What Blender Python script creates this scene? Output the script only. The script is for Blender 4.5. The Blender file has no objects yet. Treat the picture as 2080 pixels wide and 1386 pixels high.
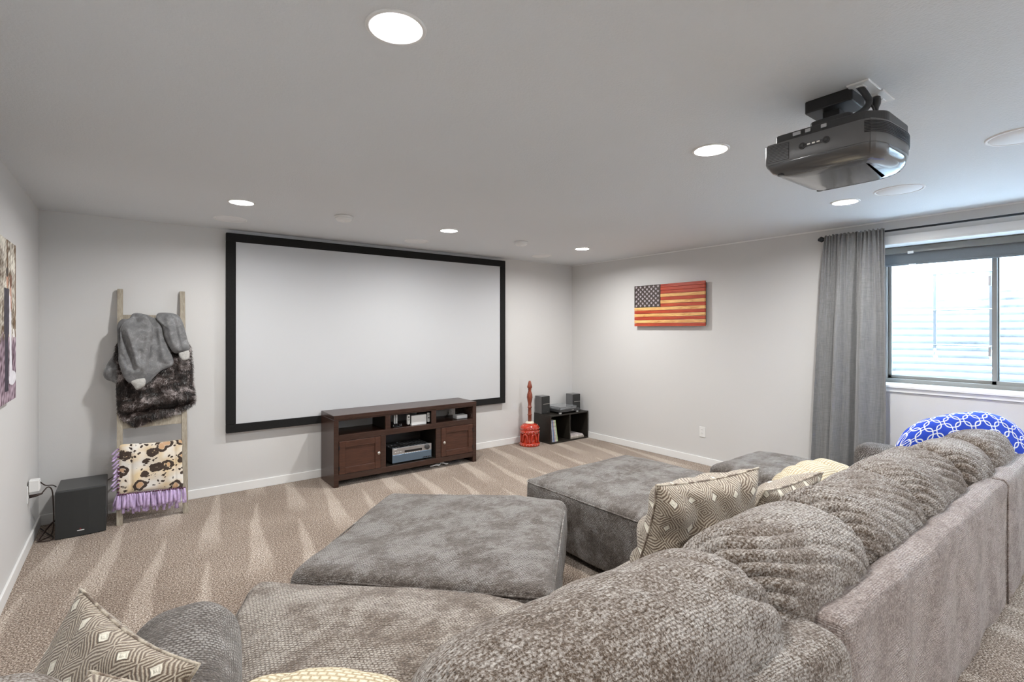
import bpy, bmesh, math, random
import numpy as np
from mathutils import Vector, Matrix, Euler
random.seed(5)
SC = bpy.context.scene
COL = SC.collection
# ------------------------------------------------------------------ camera
F_PX, HZ = 1022.0, 669.0
CAM_H, CEIL = 1.517, 2.44
XL, XR, YB, YF = -0.555, 5.13, 5.30, -1.9
cd = bpy.data.cameras.new('camera'); cam = bpy.data.objects.new('camera', cd); COL.objects.link(cam)
cd.sensor_width = 36.0; cd.lens = F_PX / 2080 * 36; cd.shift_y = (HZ - 693.0) / 2080
cd.clip_start = 0.05
cam.location = (0, 0, CAM_H)
cam.rotation_euler = (math.radians(90), 0, -math.atan2(0.60558, 0.79579))
SC.camera = cam
# ------------------------------------------------------------------ world, exposure, skylight
SC.view_settings.view_transform = 'Standard'; SC.view_settings.look = 'None'
SC.view_settings.gamma = 1; SC.view_settings.use_curve_mapping = False
SC.view_settings.exposure = 0.20
W = bpy.data.worlds.new('sky'); SC.world = W; W.use_nodes = True
W.node_tree.nodes['Background'].inputs[0].default_value = (0.70, 0.85, 1.0, 1)
W.node_tree.nodes['Background'].inputs[1].default_value = 1.6
SKY_POWER = 620.0
LAMP_POWER = 25.5
LAMPS = [(x, y) for y in (1.44, 4.10, -1.15) for x in (0.65, 2.38, 4.13)]
def area_light(name, loc, rot, size, power, color, shape='DISK', size_y=None, spread=180):
    l = bpy.data.lights.new(name, 'AREA'); l.shape = shape; l.size = size
    if size_y: l.size_y = size_y
    l.energy = power; l.color = color; l.spread = math.radians(spread)
    o = bpy.data.objects.new(name, l); COL.objects.link(o); o.location = loc; o.rotation_euler = rot
    return o
# daylight pouring down the mouths of the window well and an added, unseen one
area_light('sky_light', (5.92, -0.95, 2.62), (0, math.radians(-12), 0), 0.9, SKY_POWER, (0.60, 0.80, 1.0), 'RECTANGLE', 1.2)  # lamp over the added well, brightens the right side of the ceiling
area_light('sky_light', (5.95, 0.8, 2.62), (0, math.radians(-12), 0), 1.0, SKY_POWER, (0.60, 0.80, 1.0), 'RECTANGLE', 1.7)

# ------------------------------------------------------------------ material helpers
def new_mat(name):
    m = bpy.data.materials.new(name); m.use_nodes = True
    nt = m.node_tree; b = nt.nodes['Principled BSDF']
    return m, nt, b
def N(nt, t, **kw):
    n = nt.nodes.new(t)
    for k, v in kw.items():
        if k.startswith('i_'):
            n.inputs[int(k[2:])].default_value = v
        else: setattr(n, k, v)
    return n
def L(nt, a, b): nt.links.new(a, b)
def plain(name, col, rough=0.5, metal=0.0, spec=None, noise=0.0, nscale=40, bump=0.0, bscale=200, emit=None, coat=0):
    m, nt, b = new_mat(name)
    b.inputs['Base Color'].default_value = (*col, 1); b.inputs['Roughness'].default_value = rough
    b.inputs['Metallic'].default_value = metal
    if spec is not None: b.inputs['Specular IOR Level'].default_value = spec
    if coat: b.inputs['Coat Weight'].default_value = coat; b.inputs['Coat Roughness'].default_value = 0.08
    tc = N(nt, 'ShaderNodeTexCoord')
    if noise > 0:
        n = N(nt, 'ShaderNodeTexNoise'); n.inputs['Scale'].default_value = nscale; n.inputs['Detail'].default_value = 4
        L(nt, tc.outputs['Object'], n.inputs['Vector'])
        r = N(nt, 'ShaderNodeValToRGB'); r.color_ramp.elements[0].position = 0.3; r.color_ramp.elements[1].position = 0.7
        r.color_ramp.elements[0].color = (*[c * (1 - noise) for c in col], 1)
        r.color_ramp.elements[1].color = (*[min(1, c * (1 + noise)) for c in col], 1)
        L(nt, n.outputs['Fac'], r.inputs['Fac']); L(nt, r.outputs['Color'], b.inputs['Base Color'])
    if bump > 0:
        n = N(nt, 'ShaderNodeTexNoise'); n.inputs['Scale'].default_value = bscale; n.inputs['Detail'].default_value = 3
        L(nt, tc.outputs['Object'], n.inputs['Vector'])
        bp = N(nt, 'ShaderNodeBump'); bp.inputs['Strength'].default_value = bump; bp.inputs['Distance'].default_value = 0.002
        L(nt, n.outputs['Fac'], bp.inputs['Height']); L(nt, bp.outputs['Normal'], b.inputs['Normal'])
    if emit:
        b.inputs['Emission Color'].default_value = (*emit[0], 1); b.inputs['Emission Strength'].default_value = emit[1]
    return m
def math_n(nt, op, a=None, b=None, c=None):
    n = N(nt, 'ShaderNodeMath', operation=op)
    for i, v in enumerate((a, b, c)):
        if v is None: continue
        if isinstance(v, (int, float)): n.inputs[i].default_value = v
        else: L(nt, v, n.inputs[i])
    return n.outputs[0]
def ramp(nt, fac, stops, interp='LINEAR'):
    r = N(nt, 'ShaderNodeValToRGB'); cr = r.color_ramp; cr.interpolation = interp
    while len(cr.elements) > len(stops): cr.elements.remove(cr.elements[-1])
    while len(cr.elements) < len(stops): cr.elements.new(0.5)
    for e, (p, c) in zip(cr.elements, stops): e.position = p; e.color = (*c, 1)
    L(nt, fac, r.inputs['Fac']); return r.outputs['Color']
def noise_n(nt, vec, scale, detail=2, rough=0.5, dist=0.0):
    n = N(nt, 'ShaderNodeTexNoise'); n.inputs['Scale'].default_value = scale; n.inputs['Detail'].default_value = detail
    n.inputs['Roughness'].default_value = rough; n.inputs['Distortion'].default_value = dist
    L(nt, vec, n.inputs['Vector']); return n
def mixc(nt, fac, a, b, blend='MIX'):
    n = N(nt, 'ShaderNodeMix', data_type='RGBA', blend_type=blend)
    for i, v in ((0, fac), (6, a), (7, b)):
        if isinstance(v, (int, float)): n.inputs[i].default_value = v
        elif isinstance(v, tuple): n.inputs[i].default_value = (*v, 1)
        else: L(nt, v, n.inputs[i])
    return n.outputs[2]

# chenille upholstery: rows of small raised stitches, brushed pile with light and dark patches
def chenille(name, dark, light, sheen=0.4, cell=0.017, row=0.0095, patch=3.0, weave=0.3, fuzz=0.8):
    m, nt, b = new_mat(name)
    uv = N(nt, 'ShaderNodeUVMap').outputs[0]; ob = N(nt, 'ShaderNodeTexCoord').outputs['Object']
    wob = noise_n(nt, ob, 25, 3)
    vadd = N(nt, 'ShaderNodeVectorMath', operation='MULTIPLY_ADD')
    L(nt, wob.outputs['Color'], vadd.inputs[0]); vadd.inputs[1].default_value = (0.018, 0.018, 0.018); L(nt, uv, vadd.inputs[2])
    br = N(nt, 'ShaderNodeTexBrick'); L(nt, vadd.outputs[0], br.inputs['Vector'])
    br.inputs['Scale'].default_value = 1.0; br.inputs['Mortar Size'].default_value = row * 0.45; br.inputs['Mortar Smooth'].default_value = 1.0
    br.inputs['Brick Width'].default_value = cell; br.inputs['Row Height'].default_value = row
    hgt = math_n(nt, 'SUBTRACT', 1.0, br.outputs['Fac'])
    fine = noise_n(nt, ob, 130, 4, 0.75, 0.4).outputs['Fac']
    mp = N(nt, 'ShaderNodeMapping'); mp.inputs['Scale'].default_value = (1, 2.4, 2.4); L(nt, ob, mp.inputs[0])
    mid = noise_n(nt, mp.outputs[0], 20, 4, 0.65, 0.6).outputs['Fac']
    big = noise_n(nt, ob, patch, 5, 0.68, 0.25).outputs['Fac']
    mask = ramp_val(nt, big, 0.40, 0.60)
    hw = math_n(nt, 'MULTIPLY', hgt, math_n(nt, 'ADD', math_n(nt, 'MULTIPLY', mask, 0.8), 0.3))
    s = math_n(nt, 'MULTIPLY', math_n(nt, 'SUBTRACT', hw, 0.35), weave)
    s = math_n(nt, 'ADD', s, math_n(nt, 'MULTIPLY', math_n(nt, 'SUBTRACT', fine, 0.5), 2.2 * fuzz))
    s = math_n(nt, 'ADD', s, math_n(nt, 'MULTIPLY', math_n(nt, 'SUBTRACT', mid, 0.5), 0.75))
    s = math_n(nt, 'ADD', s, math_n(nt, 'MULTIPLY', math_n(nt, 'SUBTRACT', big, 0.5), 0.8))
    s = math_n(nt, 'ADD', s, 0.5)
    c = ramp(nt, s, [(0.05, tuple(x * 0.45 for x in dark)), (0.34, dark), (0.60, tuple((x + y) / 2 for x, y in zip(dark, light))), (0.95, light)])
    L(nt, c, b.inputs['Base Color'])
    b.inputs['Roughness'].default_value = 0.85; b.inputs['Specular IOR Level'].default_value = 0.25
    b.inputs['Sheen Weight'].default_value = sheen; b.inputs['Sheen Roughness'].default_value = 0.35
    b.inputs['Sheen Tint'].default_value = (1, 0.97, 0.94, 1)
    h2 = math_n(nt, 'ADD', math_n(nt, 'MULTIPLY', hw, 0.8), math_n(nt, 'ADD', math_n(nt, 'MULTIPLY', fine, 1.5), math_n(nt, 'MULTIPLY', mid, 0.9)))
    bp = N(nt, 'ShaderNodeBump'); bp.inputs['Strength'].default_value = 1.0; bp.inputs['Distance'].default_value = 0.006
    L(nt, h2, bp.inputs['Height']); L(nt, bp.outputs['Normal'], b.inputs['Normal'])
    return m
def ramp_val(nt, fac, a, b_):
    n = N(nt, 'ShaderNodeMapRange', interpolation_type='SMOOTHSTEP'); L(nt, fac, n.inputs[0])
    n.inputs[1].default_value = a; n.inputs[2].default_value = b_; return n.outputs[0]

M = {}
M['sofa'] = chenille('sofa_chenille', (0.125, 0.084, 0.055), (0.60, 0.56, 0.52), weave=0.25, fuzz=1.05)
M['sofa_seat'] = chenille('sofa_seat_chenille', (0.170, 0.125, 0.092), (0.62, 0.565, 0.50), cell=0.013, row=0.010, patch=4.5, weave=0.6, fuzz=0.8)
M['ottoman'] = chenille('ottoman_chenille', (0.120, 0.096, 0.080), (0.42, 0.40, 0.38), cell=0.012, row=0.008, patch=6.0, weave=0.55, fuzz=0.6)
M['arm'] = chenille('arm_chenille', (0.095, 0.076, 0.062), (0.42, 0.395, 0.37), cell=0.016, row=0.012, patch=2.5, weave=0.8, fuzz=0.8)
M['frame_back'] = chenille('sofa_outer_chenille', (0.26, 0.20, 0.175), (0.60, 0.53, 0.50), cell=0.02, row=0.009, patch=4.0, weave=0.3, fuzz=0.8)

def wall_mat(name, col, bump=0.15):
    m, nt, b = new_mat(name); ob = N(nt, 'ShaderNodeTexCoord').outputs['Object']
    n1 = noise_n(nt, ob, 0.8, 2).outputs['Fac']
    L(nt, ramp(nt, n1, [(0.3, tuple(c * 0.985 for c in col)), (0.7, tuple(c * 1.015 for c in col))]), b.inputs['Base Color'])
    b.inputs['Roughness'].default_value = 0.62; b.inputs['Specular IOR Level'].default_value = 0.3
    n2 = noise_n(nt, ob, 110, 3, 0.55).outputs['Fac']
    bp = N(nt, 'ShaderNodeBump'); bp.inputs['Strength'].default_value = bump; bp.inputs['Distance'].default_value = 0.0025
    L(nt, n2, bp.inputs['Height']); L(nt, bp.outputs['Normal'], b.inputs['Normal']); return m
M['wall'] = wall_mat('warm_grey_wall_paint', (0.66, 0.652, 0.642))
M['ceiling'] = wall_mat('orange_peel_ceiling_paint', (0.72, 0.74, 0.76), 0.9)
M['trim'] = plain('white_trim_paint', (0.84, 0.84, 0.83), 0.35)

def carpet():
    m, nt, b = new_mat('speckled_beige_carpet'); ob = N(nt, 'ShaderNodeTexCoord').outputs['Object']
    fine = noise_n(nt, ob, 125, 3, 0.85).outputs['Fac']
    mid = noise_n(nt, ob, 60, 3, 0.6).outputs['Fac']
    big = noise_n(nt, ob, 1.6, 4, 0.6, 0.5).outputs['Fac']
    # vacuum strokes: long tapering strokes fanning towards the screen wall
    sep = N(nt, 'ShaderNodeSeparateXYZ'); L(nt, ob, sep.inputs[0])
    wv = noise_n(nt, ob, 1.3, 2).outputs['Fac']
    ang = math_n(nt, 'ADD', sep.outputs[0], math_n(nt, 'MULTIPLY', sep.outputs[1], -0.16))
    ang = math_n(nt, 'ADD', ang, math_n(nt, 'MULTIPLY', wv, 0.10))
    saw = math_n(nt, 'FRACT', math_n(nt, 'MULTIPLY', ang, 3.3))
    yy = math_n(nt, 'FRACT', math_n(nt, 'ADD', math_n(nt, 'MULTIPLY', sep.outputs[1], 0.62), math_n(nt, 'MULTIPLY', math_n(nt, 'FLOOR', math_n(nt, 'MULTIPLY', ang, 3.3)), 0.37)))
    wid = math_n(nt, 'ADD', 0.03, math_n(nt, 'MULTIPLY', math_n(nt, 'SUBTRACT', 1.0, yy), 0.28))
    st = math_n(nt, 'SUBTRACT', wid, math_n(nt, 'ABSOLUTE', math_n(nt, 'SUBTRACT', saw, 0.5)))
    stroke = math_n(nt, 'MULTIPLY', ramp_val(nt, st, -0.05, 0.07), ramp_val(nt, yy, 0.0, 0.35))
    s = math_n(nt, 'ADD', math_n(nt, 'MULTIPLY', math_n(nt, 'SUBTRACT', fine, 0.5), 4.4), math_n(nt, 'MULTIPLY', math_n(nt, 'SUBTRACT', mid, 0.5), 0.25))
    s = math_n(nt, 'ADD', s, math_n(nt, 'MULTIPLY', stroke, 0.19))
    s = math_n(nt, 'ADD', math_n(nt, 'ADD', s, 0.30), math_n(nt, 'MULTIPLY', math_n(nt, 'SUBTRACT', big, 0.5), 0.35))
    c = ramp(nt, s, [(0.0, (0.075, 0.045, 0.028)), (0.32, (0.26, 0.185, 0.135)), (0.62, (0.54, 0.445, 0.36)), (1.0, (0.88, 0.83, 0.76))])
    L(nt, c, b.inputs['Base Color']); b.inputs['Roughness'].default_value = 0.95; b.inputs['Specular IOR Level'].default_value = 0.1
    b.inputs['Sheen Weight'].default_value = 0.2
    bp = N(nt, 'ShaderNodeBump'); bp.inputs['Strength'].default_value = 0.8; bp.inputs['Distance'].default_value = 0.006
    L(nt, math_n(nt, 'ADD', fine, mid), bp.inputs['Height']); L(nt, bp.outputs['Normal'], b.inputs['Normal'])
    return m
M['carpet'] = carpet()

def wood(name, c1, c2, rough=0.4, axis=0, scale=6, bump=0.1, coat=0.0, stretch=12):
    m, nt, b = new_mat(name); ob = N(nt, 'ShaderNodeTexCoord').outputs['Object']
    mp = N(nt, 'ShaderNodeMapping'); s = [stretch * 1.0] * 3; s[axis] = 1.0; mp.inputs['Scale'].default_value = s; L(nt, ob, mp.inputs[0])
    n1 = noise_n(nt, mp.outputs[0], scale, 5, 0.6, 1.2).outputs['Fac']
    L(nt, ramp(nt, n1, [(0.3, c1), (0.7, c2)]), b.inputs['Base Color']); b.inputs['Roughness'].default_value = rough
    bp = N(nt, 'ShaderNodeBump'); bp.inputs['Strength'].default_value = bump; bp.inputs['Distance'].default_value = 0.001
    L(nt, n1, bp.inputs['Height']); L(nt, bp.outputs['Normal'], b.inputs['Normal'])
    if coat: b.inputs['Coat Weight'].default_value = coat
    return m
M['espresso'] = wood('espresso_stained_wood', (0.030, 0.015, 0.011), (0.064, 0.031, 0.022), 0.26, 0)
M['espresso_door'] = wood('reddish_espresso_door_wood', (0.044, 0.018, 0.011), (0.095, 0.038, 0.024), 0.32, 0)
M['ladder'] = wood('weathered_grey_tan_wood', (0.25, 0.215, 0.165), (0.44, 0.39, 0.31), 0.7, 2, 5, 0.3)
M['blackwood'] = wood('black_brown_laminate', (0.012, 0.010, 0.008), (0.028, 0.023, 0.018), 0.4, 0)
M['black'] = plain('black_plastic', (0.012, 0.012, 0.013), 0.4)
M['blackgloss'] = plain('glossy_black_plastic', (0.01, 0.01, 0.011), 0.12)
M['undergloss'] = plain('glossy_charcoal_plastic', (0.07, 0.071, 0.073), 0.14, coat=0.6)
M['blackfelt'] = plain('black_velvet_border', (0.004, 0.004, 0.004), 0.9, noise=0.4, nscale=60)
M['screen'] = plain('matte_white_screen_fabric', (0.575, 0.585, 0.60), 0.8)
M['charcoal'] = plain('charcoal_plastic', (0.045, 0.046, 0.048), 0.38)
M['darkgrey'] = plain('dark_grey_plastic', (0.13, 0.131, 0.133), 0.33, noise=0.08, nscale=3)
M['grille'] = plain('dark_speaker_grille_cloth', (0.028, 0.029, 0.029), 0.8, bump=0.3, bscale=900)
M['white'] = plain('white_plastic', (0.80, 0.80, 0.79), 0.35)
M['offwhite'] = plain('painted_white_metal', (0.86, 0.86, 0.86), 0.5)
M['grill_white'] = plain('white_perforated_grille', (0.82, 0.82, 0.825), 0.6, bump=0.25, bscale=700)
M['reflector'] = plain('white_lamp_reflector', (0.9, 0.9, 0.9), 0.3)
M['lampglow'] = plain('frosted_lamp_diffuser', (1, 1, 1), 0.5, emit=((1.0, 0.97, 0.93), 5.0))
M['chrome'] = plain('brushed_nickel', (0.62, 0.60, 0.56), 0.3, 1.0)
M['steel'] = plain('silver_metal', (0.55, 0.56, 0.58), 0.35, 1.0)
M['bluemetal'] = plain('silver_blue_anodised_panel', (0.20, 0.29, 0.40), 0.28, 0.85)
M['rod'] = plain('dark_iron', (0.03, 0.034, 0.04), 0.4, 0.6)
M['winframe'] = plain('grey_brown_vinyl_window_frame', (0.20, 0.19, 0.175), 0.4)
M['blind'] = plain('grey_roller_blind_fabric', (0.17, 0.185, 0.20), 0.8, noise=0.06, nscale=300)
M['cord'] = plain('brown_black_cord', (0.03, 0.016, 0.012), 0.5)
M['gravel'] = plain('well_gravel', (0.55, 0.53, 0.50), 0.9, noise=0.5, nscale=40, bump=1.0, bscale=60)
def glass(name, tint=(0.95, 0.98, 1)):
    m, nt, b = new_mat(name); b.inputs['Base Color'].default_value = (*tint, 1); b.inputs['Roughness'].default_value = 0.0
    b.inputs['Transmission Weight'].default_value = 1.0; b.inputs['IOR'].default_value = 1.02; return m
M['glass'] = glass('clear_window_glass')
m, nt, b = new_mat('clear_acrylic_dust_cover'); b.inputs['Base Color'].default_value = (0.72, 0.74, 0.76, 1); b.inputs['Roughness'].default_value = 0.05
b.inputs['Transmission Weight'].default_value = 0.8; b.inputs['IOR'].default_value = 1.2; M['acrylic'] = m
# galvanised corrugated well steel
m, nt, b = new_mat('galvanised_steel'); ob = N(nt, 'ShaderNodeTexCoord').outputs['Object']
n1 = noise_n(nt, ob, 3.0, 6, 0.7).outputs['Fac']
L(nt, ramp(nt, n1, [(0.28, (0.14, 0.14, 0.14)), (0.42, (0.26, 0.265, 0.27)), (0.7, (0.33, 0.335, 0.34))]), b.inputs['Base Color'])
b.inputs['Roughness'].default_value = 0.5; b.inputs['Metallic'].default_value = 0.15; M['galv'] = m
# linen curtain
def linen(name, c1, c2):
    m, nt, b = new_mat(name); ob = N(nt, 'ShaderNodeTexCoord').outputs['Object']
    outs = []
    for sc_ in ((60, 60, 2200), (1500, 1500, 25)):
        mp = N(nt, 'ShaderNodeMapping'); mp.inputs['Scale'].default_value = tuple(s / 10 for s in sc_); L(nt, ob, mp.inputs[0])
        outs.append(noise_n(nt, mp.outputs[0], 3, 3, 0.6).outputs['Fac'])
    s = math_n(nt, 'MULTIPLY', math_n(nt, 'ADD', outs[0], outs[1]), 0.5)
    L(nt, ramp(nt, s, [(0.38, c1), (0.62, c2)]), b.inputs['Base Color']); b.inputs['Roughness'].default_value = 0.8
    b.inputs['Sheen Weight'].default_value = 0.25
    bp = N(nt, 'ShaderNodeBump'); bp.inputs['Strength'].default_value = 0.25; bp.inputs['Distance'].default_value = 0.001
    L(nt, s, bp.inputs['Height']); L(nt, bp.outputs['Normal'], b.inputs['Normal']); return m
M['linen'] = linen('grey_linen', (0.145, 0.147, 0.152), (0.27, 0.268, 0.265))
# woven pillow: cream diamonds inside nested brown and cream lines
def diamond_weave():
    m, nt, b = new_mat('diamond_weave'); uv = N(nt, 'ShaderNodeUVMap').outputs[0]; ob = N(nt, 'ShaderNodeTexCoord').outputs['Object']
    wob = noise_n(nt, ob, 9, 4).outputs['Color']
    va = N(nt, 'ShaderNodeVectorMath', operation='MULTIPLY_ADD'); L(nt, wob, va.inputs[0]); va.inputs[1].default_value = (0.045, 0.045, 0.045); L(nt, uv, va.inputs[2])
    sp = N(nt, 'ShaderNodeSeparateXYZ'); L(nt, va.outputs[0], sp.inputs[0])
    px = math_n(nt, 'ABSOLUTE', math_n(nt, 'SUBTRACT', math_n(nt, 'FRACT', math_n(nt, 'MULTIPLY', sp.outputs[0], 9.0)), 0.5))
    py = math_n(nt, 'ABSOLUTE', math_n(nt, 'SUBTRACT', math_n(nt, 'FRACT', math_n(nt, 'MULTIPLY', sp.outputs[1], 9.0)), 0.5))
    d = math_n(nt, 'ADD', px, py)
    lines = math_n(nt, 'ADD', math_n(nt, 'MULTIPLY', math_n(nt, 'SINE', math_n(nt, 'MULTIPLY', d, 56.0)), 0.5), 0.5)
    fine = noise_n(nt, ob, 260, 3, 0.7).outputs['Fac']
    v = math_n(nt, 'ADD', math_n(nt, 'MULTIPLY', lines, 0.50), math_n(nt, 'MULTIPLY', fine, 0.72))
    c = ramp(nt, v, [(0.22, (0.085, 0.052, 0.032)), (0.45, (0.17, 0.12, 0.085)), (0.70, (0.40, 0.34, 0.26)), (1.0, (0.62, 0.55, 0.45))])
    cen = math_n(nt, 'SUBTRACT', 1.0, ramp_val(nt, d, 0.145, 0.175))
    c = mixc(nt, cen, c, (0.80, 0.75, 0.63)); L(nt, c, b.inputs['Base Color']); b.inputs['Roughness'].default_value = 0.9
    b.inputs['Sheen Weight'].default_value = 0.3
    bp = N(nt, 'ShaderNodeBump'); bp.inputs['Strength'].default_value = 0.8; bp.inputs['Distance'].default_value = 0.004
    L(nt, math_n(nt, 'ADD', v, cen), bp.inputs['Height']); L(nt, bp.outputs['Normal'], b.inputs['Normal']); return m
M['diamond'] = diamond_weave()
def lattice():
    m, nt, b = new_mat('blue_lattice_print'); uv = N(nt, 'ShaderNodeUVMap').outputs[0]
    sp = N(nt, 'ShaderNodeSeparateXYZ'); L(nt, uv, sp.inputs[0]); res = []
    for off in (0.0, 0.5):
        r = []
        for k in (0, 1):
            f = math_n(nt, 'FRACT', math_n(nt, 'ADD', math_n(nt, 'MULTIPLY', sp.outputs[k], 9.0 if k else 7.5), off))
            r.append(math_n(nt, 'POWER', math_n(nt, 'ABSOLUTE', math_n(nt, 'SUBTRACT', f, 0.5)), 3.0))
        rr = math_n(nt, 'POWER', math_n(nt, 'ADD', r[0], r[1]), 1 / 3)
        res.append(math_n(nt, 'ABSOLUTE', math_n(nt, 'SUBTRACT', rr, 0.40)))
    d = math_n(nt, 'MINIMUM', res[0], res[1])
    ln = math_n(nt, 'SUBTRACT', 1.0, ramp_val(nt, d, 0.020, 0.036))
    L(nt, mixc(nt, ln, (0.010, 0.055, 0.50), (0.80, 0.82, 0.84)), b.inputs['Base Color']); b.inputs['Roughness'].default_value = 0.75
    return m
M['lattice'] = lattice()
M['bluepiping'] = plain('white_piping', (0.8, 0.8, 0.8), 0.7)
def knit():
    m, nt, b = new_mat('cream_chunky_knit'); uv = N(nt, 'ShaderNodeUVMap').outputs[0]; ob = N(nt, 'ShaderNodeTexCoord').outputs['Object']
    br = N(nt, 'ShaderNodeTexBrick'); L(nt, uv, br.inputs['Vector']); br.inputs['Scale'].default_value = 1.0
    br.inputs['Mortar Size'].default_value = 0.006; br.inputs['Mortar Smooth'].default_value = 1.0
    br.inputs['Brick Width'].default_value = 0.022; br.inputs['Row Height'].default_value = 0.014
    h = math_n(nt, 'SUBTRACT', 1.0, br.outputs['Fac']); fine = noise_n(nt, ob, 150, 3).outputs['Fac']
    s = math_n(nt, 'ADD', math_n(nt, 'MULTIPLY', h, 0.5), math_n(nt, 'MULTIPLY', fine, 0.5))
    L(nt, ramp(nt, s, [(0.2, (0.36, 0.28, 0.17)), (0.55, (0.62, 0.54, 0.39)), (0.9, (0.76, 0.69, 0.54))]), b.inputs['Base Color'])
    b.inputs['Roughness'].default_value = 0.9
    bp = N(nt, 'ShaderNodeBump'); bp.inputs['Strength'].default_value = 0.8; bp.inputs['Distance'].default_value = 0.006
    L(nt, s, bp.inputs['Height']); L(nt, bp.outputs['Normal'], b.inputs['Normal']); return m
M['knit'] = knit()
def plush():
    m, nt, b = new_mat('grey_plush_fleece'); ob = N(nt, 'ShaderNodeTexCoord').outputs['Object']
    n1 = noise_n(nt, ob, 16, 5, 0.65, 0.7).outputs['Fac']; n2 = noise_n(nt, ob, 240, 3).outputs['Fac']
    s = math_n(nt, 'ADD', math_n(nt, 'ADD', math_n(nt, 'MULTIPLY', n1, 0.5), 0.13), math_n(nt, 'MULTIPLY', n2, 0.25))
    L(nt, ramp(nt, s, [(0.36, (0.085, 0.085, 0.088)), (0.52, (0.165, 0.165, 0.168)), (0.64, (0.30, 0.30, 0.305))]), b.inputs['Base Color'])
    b.inputs['Roughness'].default_value = 0.8; b.inputs['Sheen Weight'].default_value = 0.7; b.inputs['Sheen Roughness'].default_value = 0.3
    bp = N(nt, 'ShaderNodeBump'); bp.inputs['Strength'].default_value = 0.5; bp.inputs['Distance'].default_value = 0.004
    L(nt, s, bp.inputs['Height']); L(nt, bp.outputs['Normal'], b.inputs['Normal']); return m
M['plush'] = plush()
M['cuff'] = plain('pale_grey_rib_knit', (0.42, 0.41, 0.39), 0.85, noise=0.15, nscale=90)
M['furbase'] = plain('dark_brown_fur_base', (0.018, 0.012, 0.010), 0.7)
m, nt, b = new_mat('brown_fur_strands'); ob = N(nt, 'ShaderNodeTexCoord').outputs['Object']
n1 = noise_n(nt, ob, 11, 4, 0.6, 0.8).outputs['Fac']
n2 = noise_n(nt, ob, 150, 2).outputs['Fac']
L(nt, ramp(nt, math_n(nt, 'ADD', math_n(nt, 'MULTIPLY', n1, 0.75), math_n(nt, 'MULTIPLY', n2, 0.25)), [(0.44, (0.012, 0.008, 0.007)), (0.53, (0.06, 0.04, 0.034)), (0.62, (0.50, 0.44, 0.43))]), b.inputs['Base Color'])
b.inputs['Roughness'].default_value = 0.35; M['fur'] = m
def leopard():
    m, nt, b = new_mat('leopard_print_fleece'); ob = N(nt, 'ShaderNodeTexCoord').outputs['Object']
    mp = N(nt, 'ShaderNodeMapping'); mp.inputs['Scale'].default_value = (1, 0.3, 1.15); L(nt, ob, mp.inputs[0])
    wob = noise_n(nt, mp.outputs[0], 22, 2).outputs['Color']
    va = N(nt, 'ShaderNodeVectorMath', operation='MULTIPLY_ADD'); L(nt, wob, va.inputs[0]); va.inputs[1].default_value = (0.045, 0.045, 0.045); L(nt, mp.outputs[0], va.inputs[2])
    v = N(nt, 'ShaderNodeTexVoronoi'); v.inputs['Scale'].default_value = 9.5; v.inputs['Randomness'].default_value = 0.9; L(nt, va.outputs[0], v.inputs['Vector'])
    gap = noise_n(nt, mp.outputs[0], 30, 1).outputs['Fac']; d = v.outputs['Distance']
    ring = math_n(nt, 'MULTIPLY', ramp_val(nt, d, 0.24, 0.27), math_n(nt, 'SUBTRACT', 1.0, ramp_val(nt, d, 0.44, 0.47)))
    ring = math_n(nt, 'MULTIPLY', ring, ramp_val(nt, gap, 0.30, 0.35))
    v2 = N(nt, 'ShaderNodeTexVoronoi'); v2.inputs['Scale'].default_value = 30; L(nt, va.outputs[0], v2.inputs['Vector'])
    sp = math_n(nt, 'MULTIPLY', math_n(nt, 'SUBTRACT', 1.0, ramp_val(nt, v2.outputs['Distance'], 0.30, 0.34)), ramp_val(nt, noise_n(nt, mp.outputs[0], 9, 1).outputs['Fac'], 0.45, 0.49))
    spots = math_n(nt, 'MAXIMUM', ring, sp)
    inner = math_n(nt, 'MULTIPLY', math_n(nt, 'SUBTRACT', 1.0, ramp_val(nt, d, 0.20, 0.27)), 0.85)
    base = ramp(nt, noise_n(nt, mp.outputs[0], 7, 2).outputs['Fac'], [(0.38, (0.80, 0.76, 0.70)), (0.62, (0.68, 0.53, 0.33))])
    c = mixc(nt, inner, base, (0.52, 0.29, 0.14)); c = mixc(nt, spots, c, (0.045, 0.027, 0.018))
    L(nt, c, b.inputs['Base Color']); b.inputs['Roughness'].default_value = 0.9; b.inputs['Sheen Weight'].default_value = 0.3; return m
M['leopard'] = leopard()
M['lilac'] = plain('lilac_fleece', (0.60, 0.46, 0.72), 0.85, noise=0.12, nscale=50)
M['plum'] = plain('dark_plum_knot', (0.10, 0.03, 0.07), 0.85)
M['flagred'] = wood('red_stained_cedar', (0.30, 0.022, 0.008), (0.58, 0.085, 0.03), 0.35, 1, 4, 0.1, 0.3, 14)
M['flagcream'] = wood('amber_varnished_pine', (0.52, 0.20, 0.045), (0.95, 0.62, 0.24), 0.35, 1, 5, 0.1, 0.3, 10)
M['flagnavy'] = wood('dark_walnut_canton', (0.030, 0.022, 0.022), (0.065, 0.045, 0.035), 0.45, 1, 5)
M['star'] = plain('pale_silver_star_paint', (0.48, 0.43, 0.46), 0.5)
M['redwood'] = wood('turned_red_wood', (0.13, 0.022, 0.010), (0.33, 0.065, 0.025), 0.3, 2, 5, 0.1, 0.4)
M['redlac'] = plain('red_glazed_pot', (0.46, 0.035, 0.012), 0.2, noise=0.25, nscale=14, coat=0.5)
M['cream'] = plain('cream_paint', (0.75, 0.68, 0.55), 0.5)
M['logo_red'] = plain('red_logo', (0.25, 0.01, 0.02), 0.4)
M['hose'] = plain('braided_black_sleeve', (0.035, 0.036, 0.038), 0.45, bump=0.6, bscale=500)

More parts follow.
